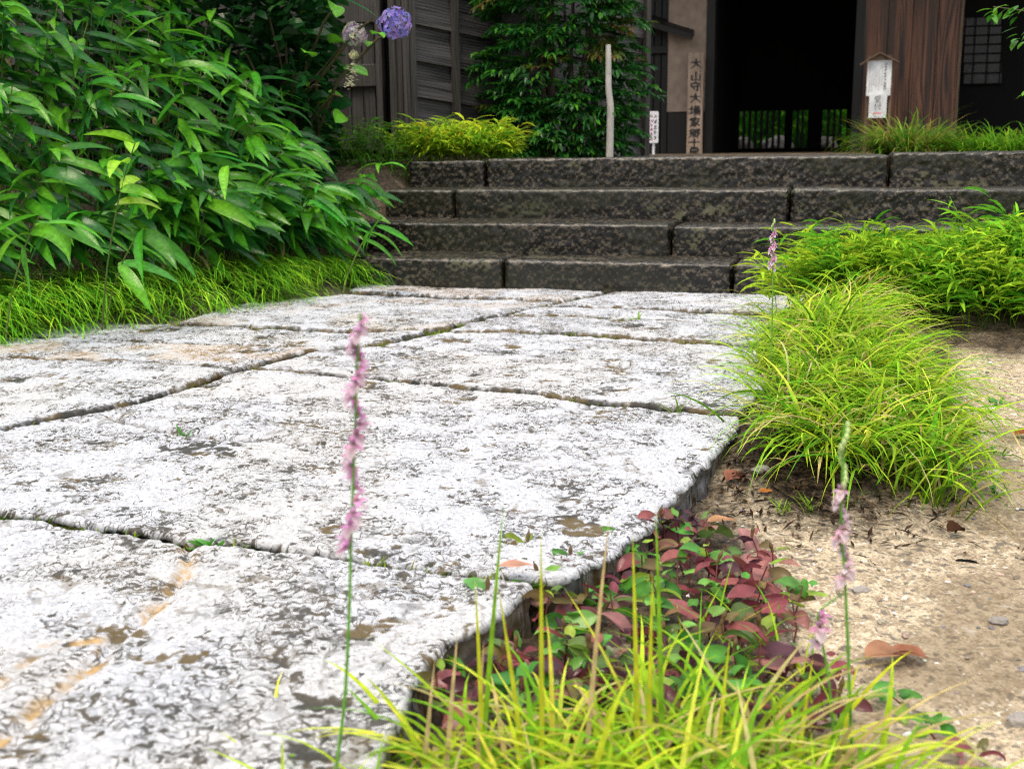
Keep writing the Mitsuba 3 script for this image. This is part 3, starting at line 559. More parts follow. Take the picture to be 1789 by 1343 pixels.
def sprigs(rng, base, n, top, L, W, cols, spread=(.2, .9)):
    """Small bamboo shoots: an upright stalk with pointed leaves in two ranks."""
    out = []
    N = len(base); h = rng.uniform(*top, N)
    ax = base; lean_a = rng.uniform(0, 6.283, N); lean = rng.uniform(.05, .45, N)
    B, Az, E0, E1, LL, WW, C = [], [], [], [], [], [], []
    col = vary(rng, cols, N)
    st = join(*leaves(base, lean_a, 1.5 - lean, 1.2 - 1.6 * lean, h, np.full(N, .0035), col * .6, col * .8, 5, lambda t: t * 0 + 1))
    for j in range(n):
        t = .35 + .65 * (j + rng.uniform(0, .6, N)) / n
        el = (1.5 - lean) * (1 - t / 2) + (1.2 - 1.6 * lean) * t / 2; dd = np.stack([np.cos(lean_a) * np.cos(el), np.sin(lean_a) * np.cos(el), np.sin(el)], 1)
        B.append(base + dd * (h * t)[:, None]); Az.append(lean_a + (j % 2 * 2 - 1) * rng.uniform(*spread, N) + rng.normal(0, .9, N)); E0.append(rng.uniform(.1, 1.0, N)); E1.append(rng.uniform(-.9, .1, N))
        LL.append(rng.uniform(*L, N)); WW.append(rng.uniform(*W, N)); C.append(col * (1 + rng.normal(0, .15, (N, 1))).clip(.5, 1.5))
    C = np.vstack(C); lf = join(*leaves(np.vstack(B), np.concatenate(Az), np.concatenate(E0), np.concatenate(E1), np.concatenate(LL), np.concatenate(WW), C * .9, C * 1.15, 5, LANCE, fold=.2, roll=rng.normal(0, .4, len(C))))
    return cat([st, lf])
LIME = [(.38, .54, .02), (.28, .48, .02), (.50, .58, .03), (.16, .36, .02)]
rng = np.random.default_rng(31)
n = 330; c = Y(800, 268, 7.15); a = rng.uniform(0, 6.28, n); rr = np.sqrt(rng.uniform(0, 1, n))
b = np.stack([c[0] + np.cos(a) * rr * .35, c[1] + np.sin(a) * rr * .22, a * 0 + .57], 1)
tag(obj('lime_bamboo', sprigs(rng, b, 7, (.10, .27), (.09, .16), (.011, .019), LIME), 'm_grass', smooth=True), 'low clump of bright lime green bamboo behind the top step', 'plant')
n = 240; c = Y(660, 262, 7.0); a = rng.uniform(0, 6.28, n); rr = np.sqrt(rng.uniform(0, 1, n))
b = np.stack([c[0] + np.cos(a) * rr * .24, c[1] + np.sin(a) * rr * .2, a * 0 + .57], 1)
tag(obj('green_sedge', cat([sprigs(rng, b[:70], 6, (.12, .3), (.07, .12), (.007, .012), [(.07, .20, .02), (.12, .28, .03)]), tuft(rng, c, (.3, .2), 260, (.15, .34), (.004, .007), [(.06, .20, .02), (.12, .28, .03)])]), 'm_grass', smooth=True), 'mid green grassy plant between the thicket and the lime bamboo', 'plant')
rng = np.random.default_rng(33)
for px, dist, r, n, L, cols, lab in ((1585, 7.7, .2, 750, (.28, .5), [(.09, .22, .02), (.20, .32, .03), (.28, .24, .06), (.07, .2, .02)], 'arching sedge clump at the foot of the brown wooden door'),
                                     (1765, 7.3, .3, 900, (.18, .36), [(.12, .30, .02), (.2, .36, .03), (.08, .24, .02)], 'leafy green sedge at the right end of the top step'),
                                     (1700, 7.5, .14, 220, (.18, .32), [(.10, .26, .02), (.24, .26, .06)], 'small sedge tuft between the door sedge and the right end')):
    tag(obj('sedge_clump', tuft(rng, Y(px, 268, dist), (r, r * .8), n, L, (.006, .011), cols, (.45, 1.45), (-1.0, .3)), 'm_grass', smooth=True), lab, 'sedge', None)
rng = np.random.default_rng(34)
n = 90; a = rng.uniform(0, 6.28, n); c = Y(1668, 266, 7.6); b = np.stack([c[0] + np.cos(a) * .16, c[1] + np.sin(a) * .08, a * 0 + .57], 1)
tag(obj('ground_cover', sprigs(rng, b, 6, (.05, .12), (.04, .06), (.014, .022), LIME), 'm_grass', smooth=True), 'low bright leaves along the back of the top step', kind='stuff')
# branch hanging in at the top right
OB = thing('overhanging_branch', 'leafy green branch reaching in at the upper right edge', 'branch')
b0, b1 = Y(1900, 60, 5.2), Y(1735, 12, 5.2)
obj('twig', ctube([b0, (b0 + b1) / 2 + A([0, 0, .03]), b1], [.006, .004, .002], A([.06, .05, .02])), 'm_stem', OB)
b2, b3 = Y(1900, 150, 5.0), Y(1790, 160, 5.0); obj('twig', ctube([b2, b3], [.004, .002], A([.06, .05, .02])), 'm_stem', OB)
for k in range(46):
    t = rng.uniform(.05, 1); p = b0 * (1 - t) + b1 * t + A([0, rng.uniform(-.1, .1), rng.uniform(-.17, .09) * (1.2 - t)])
    if k > 40: p = b2 * (1 - t) + b3 * t
    c = vary(rng, [(.04, .16, .015), (.07, .24, .02), (.12, .30, .02)], 1)
    obj('leaf', join(*leaves(p[None], math.pi + rng.normal(0, .8), rng.uniform(-.6, .3), rng.uniform(-1.2, -.1), rng.uniform(.05, .09), rng.uniform(.018, .03), c, c * 1.1, 5, OVAL, fold=.2)), 'm_leaf', OB, smooth=True)

# ---------------------------------------------------------------- hydrangea
rng = np.random.default_rng(41)
HY = thing('hydrangea', 'hydrangea with a violet flower ball, a faded one and broad green leaves', 'hydrangea')
hb = Y(540, 260, 6.6); hb[2] = .5
heads = [(Y(690, 41, 6.35), .092, [(.30, .24, .62), (.42, .30, .66), (.25, .25, .66), (.50, .38, .70)], 'violet blue mop flower head'), (Y(619, 60, 6.3), .066, [(.50, .46, .46), (.42, .34, .50), (.55, .54, .42)], 'faded pale lilac flower head'), (Y(618, 96, 6.3), .02, [(.68, .68, .50)], None)]
tips = [Y(690, 55, 6.4), Y(617, 70, 6.4), Y(470, 30, 6.3), Y(420, 90, 6.2), Y(520, 130, 6.1), Y(580, 20, 6.2), Y(560, 150, 6.2), Y(600, 170, 6.1), Y(650, 35, 6.2), Y(500, 60, 6.4)]
for t_ in tips: obj('stem', ctube([hb + rng.normal(0, .05, 3) * A([1, 1, 0]), (hb + t_) / 2 + A([-.08, 0, .10]) + rng.normal(0, .03, 3), t_ * .85 + hb * .15 + A([-.02, 0, .08]), t_], [.012, .010, .008, .005], A([.05, .045, .02])), 'm_stem', HY, smooth=True)
for p, r, cols, lab in heads:
    n = int(120 * (r / .09) ** 1.2) + 10; g = np.arange(n) + .5; ph = np.arccos(1 - 2 * g / n); th = g * 2.39996
    d = np.stack([np.cos(th) * np.sin(ph), np.sin(th) * np.sin(ph), np.cos(ph)], 1)
    cen = p + d * r * (rng.uniform(.72, 1.0, n) + .16 * (nz(d, 2.2, 5) - .5))[:, None] * A([1, .95, .9]); out = []; d = d + rng.normal(0, .33, d.shape); d /= np.linalg.norm(d, axis=1, keepdims=True)
    col = vary(rng, cols, n, .24)
    u = np.cross(d, [0.3, .2, 1.]); u /= np.linalg.norm(u, axis=1, keepdims=True); w = np.cross(d, u)
    for j in range(4):
        an = j * math.pi / 2 + rng.uniform(0, 6.28, n) * 0 + th * 3; e = u * np.cos(an)[:, None] + w * np.sin(an)[:, None]; e2 = np.cross(d, e); s = .0125 * rng.uniform(.75, 1.25, n)[:, None]
        q = np.stack([cen, cen + e * s * .6 - e2 * s * .5 + d * .004, cen + e * s * 1.2 + d * .002, cen + e * s * .6 + e2 * s * .5 + d * .004], 1)
        out.append((q.reshape(-1, 3), (A([[0, 1, 2], [0, 2, 3]])[None] + (np.arange(n) * 4)[:, None, None]).reshape(-1, 3), np.repeat(col, 4, 0)))
    k = obj('flower_head', cat(out), 'm_petal', HY)
    if lab: tag(k, lab)
for px, py in ((617, 112), (616, 121), (619, 127), (613, 133), (618, 138), (610, 146), (615, 148), (606, 150)):
    c = Y(px, py, 6.3) + rng.normal(0, .01, (9, 3)); col = np.tile(A([[.66, .66, .5]]), (9, 1))
    obj('blossom', join(*leaves(c, rng.uniform(0, 6.3, 9), rng.uniform(-.5, 1, 9), rng.uniform(-1, .5, 9), .022, .018, col, col, 4, OVAL)), 'm_petal', HY)
hl = [(528, 40, .10, -1.2, 0), (585, 8, .13, -.9, 1), (650, 60, .09, -.8, 1), (575, 75, .12, -.6, 1), (600, 118, .13, -.5, 1), (560, 40, .1, -1.0, 0), (470, 70, .11, -.6, 0), (440, 20, .11, -.9, 0), (500, 10, .10, -1.1, 0), (545, 100, .11, -.3, 1), (560, 180, .12, -.5, 1), (600, 200, .12, -.5, 1), (640, 75, .08, -1.0, 1), (520, 150, .11, -.4, 0), (480, 120, .1, -.6, 0), (425, 70, .1, -.8, 0)]
for i in range(70):
    px, py, L, e1, br = hl[i] if i < len(hl) else (rng.uniform(400, 610), rng.uniform(-60, 230), rng.uniform(.08, .13), rng.uniform(-1.3, 0), rng.uniform() < .25)
    if i >= len(hl) and px > 560 and 50 < py < 160: px -= 90
    p = Y(px, py, 6.2 + rng.uniform(0, .5) + (0 if i < len(hl) else .25)); c = vary(rng, [(.10, .30, .012)] if br else [(.02, .10, .018), (.012, .065, .015)], 1)
    obj('leaf', join(*leaves(p[None], rng.uniform(-2.4, .2), rng.uniform(-.2, .5), e1, L * 1.25, L * .78, c, c * 1.1, 7, OVAL, fold=.22, roll=rng.normal(.2, .6), wave=.02, stripe=.3)), 'm_leaf', HY, smooth=True)
p = Y(596, -4, 5.6); obj('leaf', join(*leaves(p[None], -.12, -.35, -.65, .2, .032, A([[.03, .17, .05]]), A([[.036, .204, .06]]), 8, LANCE, fold=.3)), 'm_leaf', HY, smooth=True)
# dark understorey against the fence, left
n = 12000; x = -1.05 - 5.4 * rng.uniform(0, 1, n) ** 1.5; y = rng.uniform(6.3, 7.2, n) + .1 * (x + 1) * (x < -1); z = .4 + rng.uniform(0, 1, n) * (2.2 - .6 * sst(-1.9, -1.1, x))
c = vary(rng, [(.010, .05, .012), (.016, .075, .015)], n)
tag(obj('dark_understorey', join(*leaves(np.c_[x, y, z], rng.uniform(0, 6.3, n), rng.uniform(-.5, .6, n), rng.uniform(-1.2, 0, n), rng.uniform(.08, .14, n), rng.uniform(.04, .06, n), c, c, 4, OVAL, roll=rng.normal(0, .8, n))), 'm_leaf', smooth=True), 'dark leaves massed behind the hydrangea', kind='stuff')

# ---------------------------------------------------------------- the thicket of broad-leaved bamboo on the left bank
rng = np.random.default_rng(51)
GREEN = [(.030, .150, .014), (.046, .20, .014), (.018, .098, .016), (.075, .25, .015), (.012, .068, .014), (.055, .215, .013)]
def culm(base, tip, nl, label, group, cols, L=(.19, .30), W=(.030, .044), az0=-.15, azs=.75, e0=(-.55, .5), e1=(-1.05, -.3), dead=True):
    k = thing('dwarf_bamboo', label, 'bamboo', group)
    m = base * .45 + tip * .55 + A([-.05, .02, .05])
    t = np.linspace(0, 1, 7)[:, None]; pts = (1 - t) ** 2 * base + 2 * t * (1 - t) * m + t ** 2 * tip
    obj('stem', ctube(pts, np.linspace(.0042, .0022, 7), A([.10, .15, .03]) * rng.uniform(.6, 1.3), 5), 'm_stem', k, smooth=True)
    for i in range(nl):
        p = pts[-1] - (pts[-1] - pts[-2]) * rng.uniform(0, 2.6) if i else pts[-1]
        c = vary(rng, cols, 1, .16); l = rng.uniform(*L)
        a = az0 + (i - (nl - 1) / 2) * 1.5 * azs / max(1, nl - 1) * 1.7 + rng.normal(0, .35)
        obj('leaf', join(*leaves(p[None], a, rng.uniform(*e0), rng.uniform(*e1), l, rng.uniform(*W) * l / .22, c, c * 1.15, 9, LANCE, fold=rng.uniform(.1, .45), roll=rng.normal(.6, .4), wave=.015, stripe=.45, side=rng.normal(0, .3))), 'm_leaf', k, smooth=True)
    if dead and rng.uniform() < .6:
        c = A([[.48, .36, .18]]) * rng.uniform(.6, 1.1); obj('dead_leaf', join(*leaves(pts[3][None], rng.uniform(-1.5, .8), -.5, -1.5, rng.uniform(.1, .18), .022, c, c, 6, LANCE, fold=.6)), 'm_dry', k, smooth=True)
    return k
def bank(u, s): return EDGE0 + EDGED * u + EDGEN * s
ZONES = [('dwarf bamboo stem drooping in the front row over the border grass', 'front row stems over the border grass'), ('dwarf bamboo stem in the middle depth of the left thicket', 'stems in the middle of the thicket'),
         ('tall dwarf bamboo stem in the dark back of the left thicket', 'tall stems at the back of the thicket'), ('dwarf bamboo stem at the right tip of the thicket near the steps', 'stems at the right tip of the thicket')]
for k in range(298):
    u, s = rng.uniform(-.62, 1.95), .30 + 1.6 * rng.uniform(0, 1) ** 1.15
    if k < 58: u, s = -.7 + 2.6 * (k / 58) + rng.uniform(-.03, .03), rng.uniform(.27, .46)
    zone = 0 if k < 58 else (1 if s < 1.05 else 2)
    hgt = .10 + .80 * (s - .2) + rng.uniform(.0, .30)
    if k < 58: hgt = rng.uniform(.24, .46)
    if u > 1.25: zone = 3
    if k > 255: u, s, zone, hgt = rng.uniform(1.3, 1.98), rng.uniform(.30, .95), 3, rng.uniform(.22, .55)
    b = bank(u, s)
    hgt = min(hgt, 1.25) * (1 - .22 * sst(1.2, 2.0, u)); tp = b - EDGEN * rng.uniform(.05, .24) + EDGED * rng.uniform(-.1, .2)
    z0 = float(gz(*b)); culm(A([*b, z0 - .02]), A([*tp, z0 + hgt]), rng.integers(7, 11), *ZONES[zone], GREEN, az0=-.45, azs=.9)
YEL = [(.16, .36, .015), (.22, .42, .02)]
def special(px, py, dist, nl, label, cols, down=.35, **kw):
    tp = Y(px, py, dist); b = tp + A([-.22, .12, 0]); b[2] = gz(b[0], b[1]) - .02
    culm(b, tp, nl, label, None, cols, **kw)
special(236, 250, 4.1, 6, 'yellow green bamboo shoot of young leaves amid the dark thicket', YEL, az0=-.2, azs=1.6, e0=(.1, .8), e1=(-.9, .0), L=(.17, .24), W=(.048, .06), dead=False)
special(70, 374, 3.8, 7, 'drooping light green bamboo fan low at the left edge of the thicket', [(.06, .24, .02), (.09, .28, .025)], az0=-.6, azs=1.5, L=(.24, .31), e1=(-1.4, -.5), dead=False)
special(250, 398, 4.15, 6, 'light green bamboo fan hanging over the middle of the grass border', [(.05, .22, .02), (.08, .27, .025)], az0=-.4, azs=1.1, L=(.2, .3), e1=(-1.3, -.5), dead=False)
special(668, 380, 5.1, 5, 'bamboo shoot with four hanging leaves in front of the third riser', [(.05, .22, .02), (.09, .30, .02)], az0=-.5, azs=1.2, L=(.16, .22), W=(.036, .046), e0=(-.5, .2), e1=(-1.4, -.6), dead=False)
special(668, 288, 6.1, 6, 'bamboo shoot spreading leaves over the left end of the top step', [(.04, .18, .03), (.08, .27, .02)], az0=-.3, azs=1.9, L=(.16, .25), W=(.034, .045), e0=(-.1, .7), e1=(-1.2, -.3), dead=False)
special(560, 322, 5.3, 6, 'light bamboo fan at the right tip of the thicket by the steps', [(.08, .28, .02), (.04, .18, .02)], az0=-.1, azs=.9, L=(.2, .3), e1=(-.9, -.4), dead=False)
special(395, 290, 4.8, 6, 'yellowish bamboo fan right of the middle of the thicket', [(.12, .32, .015), (.05, .2, .02)], az0=-.2, azs=.9, L=(.19, .30), e1=(-1.0, -.4), dead=False)

# ---------------------------------------------------------------- grass on both sides of the path
rng = np.random.default_rng(61)
n = 5600; tc = rng.uniform(0, 1, (110, 2)); ti = rng.integers(0, 110, n); u = -1 + 2.95 * tc[ti, 0] + rng.normal(0, .035, n); s = np.clip(tc[ti, 1] + rng.normal(0, .1, n), 0, 1) ** .8 * (.42 - .13 * sst(1.2, 1.9, u)) + .03 * np.sin(u * 9)
b = EDGE0 + EDGED * u[:, None] + EDGEN * s[:, None]; col = vary(rng, [(.12, .33, .02), (.18, .40, .025), (.08, .26, .02), (.27, .46, .04)], n)
cl = np.floor(u * 8 + np.sin(s * 20)).astype(int); ca = np.random.default_rng(3).normal(0, .35, 64)[cl % 64]
az = math.atan2(-EDGEN[1], -EDGEN[0]) + ca + rng.normal(0, .5, n)
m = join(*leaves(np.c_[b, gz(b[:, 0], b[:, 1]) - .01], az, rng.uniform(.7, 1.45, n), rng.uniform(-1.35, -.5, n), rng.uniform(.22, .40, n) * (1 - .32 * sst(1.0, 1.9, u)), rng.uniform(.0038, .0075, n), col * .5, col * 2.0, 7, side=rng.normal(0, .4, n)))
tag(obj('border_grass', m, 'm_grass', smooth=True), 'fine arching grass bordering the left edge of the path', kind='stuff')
rng = np.random.default_rng(62)
def capsule(rng, a, b, r, n):
    a, b = A(a), A(b); t = rng.uniform(-.12, 1.05, n); ang = rng.uniform(0, 6.283, n); rr = np.sqrt(rng.uniform(0, 1, n)) * r
    c = a + (b - a) * t[:, None]; return np.stack([c[:, 0] + np.cos(ang) * rr, c[:, 1] + np.sin(ang) * rr], 1), ang, rr / r
YG = [(.30, .52, .025), (.42, .60, .04), (.20, .44, .02), (.52, .62, .07), (.12, .34, .02), (.36, .58, .04), (.56, .48, .2)]
tq, tang, trr = capsule(rng, (.77, 2.50), (1.03, 3.75), .195, 66); tq[:5] = A([[.76, 2.28], [.82, 2.20], [.68, 2.40], [.86, 2.32], [.72, 2.33]])
n = 5000; ti = rng.integers(0, 66, n); q = tq[ti] + rng.normal(0, .032, (n, 2)); col = vary(rng, YG, n) * np.random.default_rng(4).uniform(.8, 1.2, (66, 1))[ti]
out_ = np.arctan2(q[:, 1] - tq[ti, 1], q[:, 0] - tq[ti, 0]); flow = np.random.default_rng(6).normal(-.7, .85, 66)[ti]
az = np.where(rng.uniform(0, 1, n) < .6, flow + rng.normal(0, .45, n), out_ + rng.normal(0, .5, n))
tl = np.random.default_rng(7).uniform(.75, 1.25, 66)[ti]
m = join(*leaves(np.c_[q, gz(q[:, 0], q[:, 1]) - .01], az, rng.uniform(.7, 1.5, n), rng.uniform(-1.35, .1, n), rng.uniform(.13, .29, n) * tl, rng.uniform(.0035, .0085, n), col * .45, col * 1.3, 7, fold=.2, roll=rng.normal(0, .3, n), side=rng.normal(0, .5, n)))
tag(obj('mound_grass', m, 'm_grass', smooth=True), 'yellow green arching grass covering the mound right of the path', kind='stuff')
rng = np.random.default_rng(63)
q1, *_ = capsule(rng, (1.28, 4.25), (1.55, 4.35), .27, 420); q2, *_ = capsule(rng, (1.6, 4.1), (2.5, 4.0), .38, 900); q3, *_ = capsule(rng, (2.0, 4.6), (2.9, 4.6), .35, 500)
q = np.vstack([q1, q2, q3]); b = np.c_[q, gz(q[:, 0], q[:, 1]) - .01]
m = sprigs(rng, b, 9, (.12, .30), (.07, .14), (.009, .016), [(.28, .48, .02), (.38, .55, .03), (.18, .40, .02), (.10, .30, .02)])
tag(obj('bamboo_grass', m, 'm_grass', smooth=True), 'bright slender bamboo grass on the right bank by the steps', kind='stuff')
for px, py, dist, lab in ((1500, 470, 4.75, 'thin bamboo shoot leaning out over the right of the lowest step'), (1770, 330, 4.3, 'tall bamboo shoot at the right edge in front of the top step')):
    b = Y(px, py, dist) + rng.normal(0, .06, (12, 3)) * A([1, 1, 0]); b[:, 2] = gz(b[:, 0], b[:, 1])
    tag(obj('bamboo_shoot', sprigs(rng, b, 8, (.2, .34) if px < 1600 else (.22, .40), (.08, .14), (.009, .014), [(.12, .32, .02), (.22, .42, .02)]), 'm_grass', smooth=True), lab, 'bamboo')
# foreground grass close to the lens
rng = np.random.default_rng(64)
n = 1000; x = np.where(rng.uniform(0, 1, n) < .7, rng.normal(.16, .13, n), rng.uniform(-.26, .38, n)).clip(-.26, .40); y = rng.uniform(.93, 1.2, n)
col = vary(rng, [(.40, .58, .02), (.54, .66, .03), (.28, .50, .02), (.62, .66, .08), (.2, .44, .03), (.60, .50, .22)], n, .14)
hl_ = rng.uniform(.15, .25, n) * (1 - .3 * sst(.0, -.2, x)) * (1 - .2 * sst(.28, .4, x))
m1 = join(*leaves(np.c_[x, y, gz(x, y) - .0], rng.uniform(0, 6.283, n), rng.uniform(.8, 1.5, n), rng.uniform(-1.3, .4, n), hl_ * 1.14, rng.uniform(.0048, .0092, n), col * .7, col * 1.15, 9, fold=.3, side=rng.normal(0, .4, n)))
tall = [(880, 880, .0), (945, 925, 1), (1065, 900, 2), (1145, 880, 0), (1105, 930, 1), (1140, 1000, 1), (830, 1010, 1), (870, 1020, 1), (800, 1100, 2), (845, 1120, 2), (1275, 1115, 1), (760, 1150, 2), (1420, 1150, 1)]
B_ = []
for px, py, kd in tall:
    tp = Y(px, py, rng.uniform(1.15, 1.3)); bs = Y(px + rng.uniform(-60, 60), 1330, 1.08); bs[2] = -.07
    d = tp - bs; L = np.linalg.norm(d); c = A([[[.20, .38, .03]], [[.46, .50, .03]], [[.52, .40, .20]]][int(kd)])
    az = math.atan2(d[1], d[0]); el = math.asin(d[2] / L); B_.append(join(*leaves(bs[None], az, el + .12, el - .12, L * 1.01, .006, c * .8, c * 1.1, 9, fold=.3)))
n = 120; q_ = A([rng.uniform(.02, .40, n), rng.uniform(1.2, 1.62, n)]).T; q_ = q_[q_[:, 0] > .02 + (q_[:, 1] - 1.2) * .5]; n = len(q_); c = vary(rng, [(.30, .50, .03), (.46, .58, .04), (.18, .42, .04)], n)
B_.append(join(*leaves(np.c_[q_, gz(q_[:, 0], q_[:, 1])], rng.uniform(0, 6.28, n), rng.uniform(.7, 1.5, n), rng.uniform(-.8, .7, n), rng.uniform(.07, .17, n), rng.uniform(.003, .005, n), c * .8, c * 1.1, 7, fold=.3)))
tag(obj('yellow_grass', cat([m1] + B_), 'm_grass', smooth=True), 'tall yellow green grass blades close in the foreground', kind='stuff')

# ---------------------------------------------------------------- red and green heart-leaved plants
rng = np.random.default_rng(71)
reg = Polygon([tuple(G(x, y, -.06)[:2]) for x, y in ((735, 1235), (790, 1105), (850, 1030), (935, 965), (1060, 935), (1170, 915), (1290, 935), (1375, 1010), (1400, 1100), (1470, 1190), (1540, 1260), (1500, 1340), (800, 1340))])
x0, y0, x1, y1 = reg.bounds; pts_ = []
while len(pts_) < 120:
    q = A([rng.uniform(x0, x1), rng.uniform(y0, y1)])
    if reg.contains(Point(q)) and all(np.hypot(*(q - o)) > .026 for o in pts_): pts_.append(q)
RED = [(.24, .06, .07), (.19, .045, .06), (.12, .04, .055), (.26, .085, .085), (.07, .03, .042), (.33, .15, .14), (.16, .12, .05), (.09, .15, .04)]
GRN = [(.09, .27, .05), (.15, .34, .07), (.06, .20, .03), (.22, .34, .05)]
def heartplant(q, nl, cols, hgt, size, label, group, spike=False):
    k = thing('fish_mint', label, 'plant', group)
    z0 = float(gz(*q)); h = hgt; top = A([q[0] + rng.normal(0, .012), q[1] + rng.normal(0, .012), z0 + h]); bs = A([*q, z0 - .005])
    pts = [bs, (bs + top) / 2 + rng.normal(0, .006, 3), top]; obj('stem', ctube(pts, [.0018, .0016, .0012], A([.14, .05, .04]), 5), 'm_stem', k, smooth=True)
    for i in range(nl):
        t = 1 - .55 * i / nl; p = bs * (1 - t) + top * t; a = i * 2.4 + rng.uniform(0, 1.5)
        l = rng.uniform(*size) * (.6 + .4 * (i > 0)); c = vary(rng, cols if (i or rng.uniform() < .6) else GRN, 1, .15)
        p = p + A([math.cos(a), math.sin(a), .2]) * .012
        obj('leaf', join(*leaves(p[None], a, rng.uniform(-.1, .9), rng.uniform(-1.2, .3), l, l * rng.uniform(.72, .92), c, c * 1.1, 8, HEART, fold=rng.uniform(.1, .6), roll=rng.normal(0, .6), back=.17, wave=.025, stripe=.25)), 'm_leaf', k, smooth=True)
    if spike:
        t = np.linspace(0, 1, 9); sp = top + np.stack([t * rng.normal(0, .004), t * 0, t * rng.uniform(.018, .028)], 1)
        obj('spike', ctube(sp, .0034 * np.sin(np.pi * (.25 + .7 * t)) * (1 + .22 * np.cos(t * 40)), A([.12, .075, .03]), 8), 'm_stem', k, smooth=True)
def zn(q): return 'among the foreground grass' if q[1] < 1.28 else ('at the far end of the patch' if q[1] > 1.62 else ('on the left over the slab edge' if q[0] < .12 else ('on the right beside the sand' if q[0] > .34 else 'in the middle of the red patch')))
for i, q in enumerate(pts_):
    near = q[1] < 1.45
    green = i % 3 == 0
    heartplant(q, int(rng.integers(4, 7)), GRN if green else RED, rng.uniform(.035, .075), (.028, .049) if not green else (.024, .042), f"{'green' if green else 'dark red'} fish mint plant {zn(q)}", f"{'green' if green else 'red'} fish mint plants {zn(q)}", spike=i % 4 == 1)
for px, py, lab in ((1570, 1240, 'green heart leaved plant on the sand right of the foreground grass'), (1640, 1290, 'low green leaf rosette near the bottom right corner'), (1690, 1345, 'dark red leaved plant at the very bottom right')):
    heartplant(G(px, py, -.085)[:2], 5, GRN if 'green' in lab else RED, .025, (.025, .034), lab, None)

# ---------------------------------------------------------------- the three pink spiral orchids
rng = np.random.default_rng(81)
PINK = [(.90, .44, .76), (.90, .56, .80), (.90, .38, .70)]
def orchid(pts, r, f0, f1, nfl, turns, cols, label, size=.0085, buds=0, ph=0., sgn=1):
    k = thing('spiral_orchid', label, 'flower')
    P = A(pts); tt = np.linspace(0, 1, 24); cur = np.stack([np.interp(tt, np.linspace(0, 1, len(P)), P[:, i]) for i in range(3)], 1)
    for _ in range(4): cur[1:-1] = (cur[:-2] + cur[2:]) / 2 * .5 + cur[1:-1] * .5
    obj('stem', ctube(cur, r * np.linspace(1.15, .65, 24), A([.12, .30, .04]), 7), 'm_stem', k, smooth=True)
    at = lambda t: A([np.interp(t, tt, cur[:, i]) for i in range(3)])
    for i in range(nfl + buds):
        bud = i >= nfl; t = f0 + (f1 - f0) * i / max(1, nfl - 1) if not bud else f1 + (.995 - f1) * (i - nfl + 1) / buds
        a = ph + sgn * turns * 2 * math.pi * (t - f0) / (f1 - f0); p = at(min(t, 1)); o = A([math.cos(a), math.sin(a), 0]); s = size * (1 - .35 * (t - f0) / (1.001 - f0)) * rng.uniform(.85, 1.15)
        if bud:
            m = trimesh.creation.icosphere(1); v = m.vertices * A([.55, .55, .9]) * s * .62 + p + o * s * .45; obj('bud', (v, m.faces, np.tile(A([.40, .52, .18]), (len(v), 1))), 'm_stem', k, smooth=True); continue
        c = vary(rng, cols, 7, .1); b = np.tile(p + o * r, (7, 1))
        az = a + A([0, .5, -.5, 1.0, -1.0, 0, .2]); e0 = A([.25, .7, .7, .1, .1, -.3, 1.1]); e1 = A([-.2, 1.2, 1.2, -.6, -.6, -1.3, .8])
        c[5] = A([.85, .72, .80]); c = c.clip(0, .85)
        m = join(*leaves(b, az, e0, e1, A([1.25, 1, 1, 1.1, 1.1, 1.5, .9]) * s, A([.75, .6, .6, .6, .6, .95, .6]) * s, c, c, 5, OVAL, fold=.3))
        g = ctube([p, p + o * s * .55 + A([0, 0, s * .15])], [.0016, .0018], A([.22, .38, .08]), 5)
        obj('floret', cat([m, g]), 'm_petal', k, smooth=True)
d1 = 1.03
orchid([Y(570, 1480, d1 - .03), Y(588, 1330, d1 - .01), Y(604, 1230, d1), Y(611, 1060, d1), Y(614, 900, d1 + .01), Y(622, 740, d1 + .01), Y(622, 640, d1), Y(630, 548, d1)], .0017, .52, .985, 26, 3.6, PINK, 'tall pink spiral orchid spike in front of the pale slabs, left of centre', .0128, ph=2.6)
d2 = 1.16
orchid([Y(1492, 1420, d2), Y(1484, 1200, d2), Y(1478, 1040, d2), Y(1468, 900, d2), Y(1476, 740, d2)], .0018, .54, .82, 13, 2.2, [(.80, .52, .70), (.85, .66, .76)], 'pale pink orchid spike with green buds at its top, in front of the sand', .0112, buds=12, ph=3.0)
orchid([Y(1458, 1300, d2), Y(1448, 1180, d2), Y(1432, 1100, d2), Y(1425, 1070, d2), Y(1455, 1048, d2), Y(1474, 1035, d2)], .0014, .35, .55, 3, .5, PINK, 'short bent orchid stem with a pink bloom beside the pale spike', .013, ph=3.1)
orchid([Y(1347, 640, 2.95), Y(1349, 560, 2.95), Y(1350, 490, 2.95), Y(1350, 430, 2.95), Y(1351, 384, 2.95)], .0019, .585, .9, 18, 3.0, PINK, 'small distant pink orchid spike rising before the steps, from the right grass', .0115, buds=5, ph=1.)

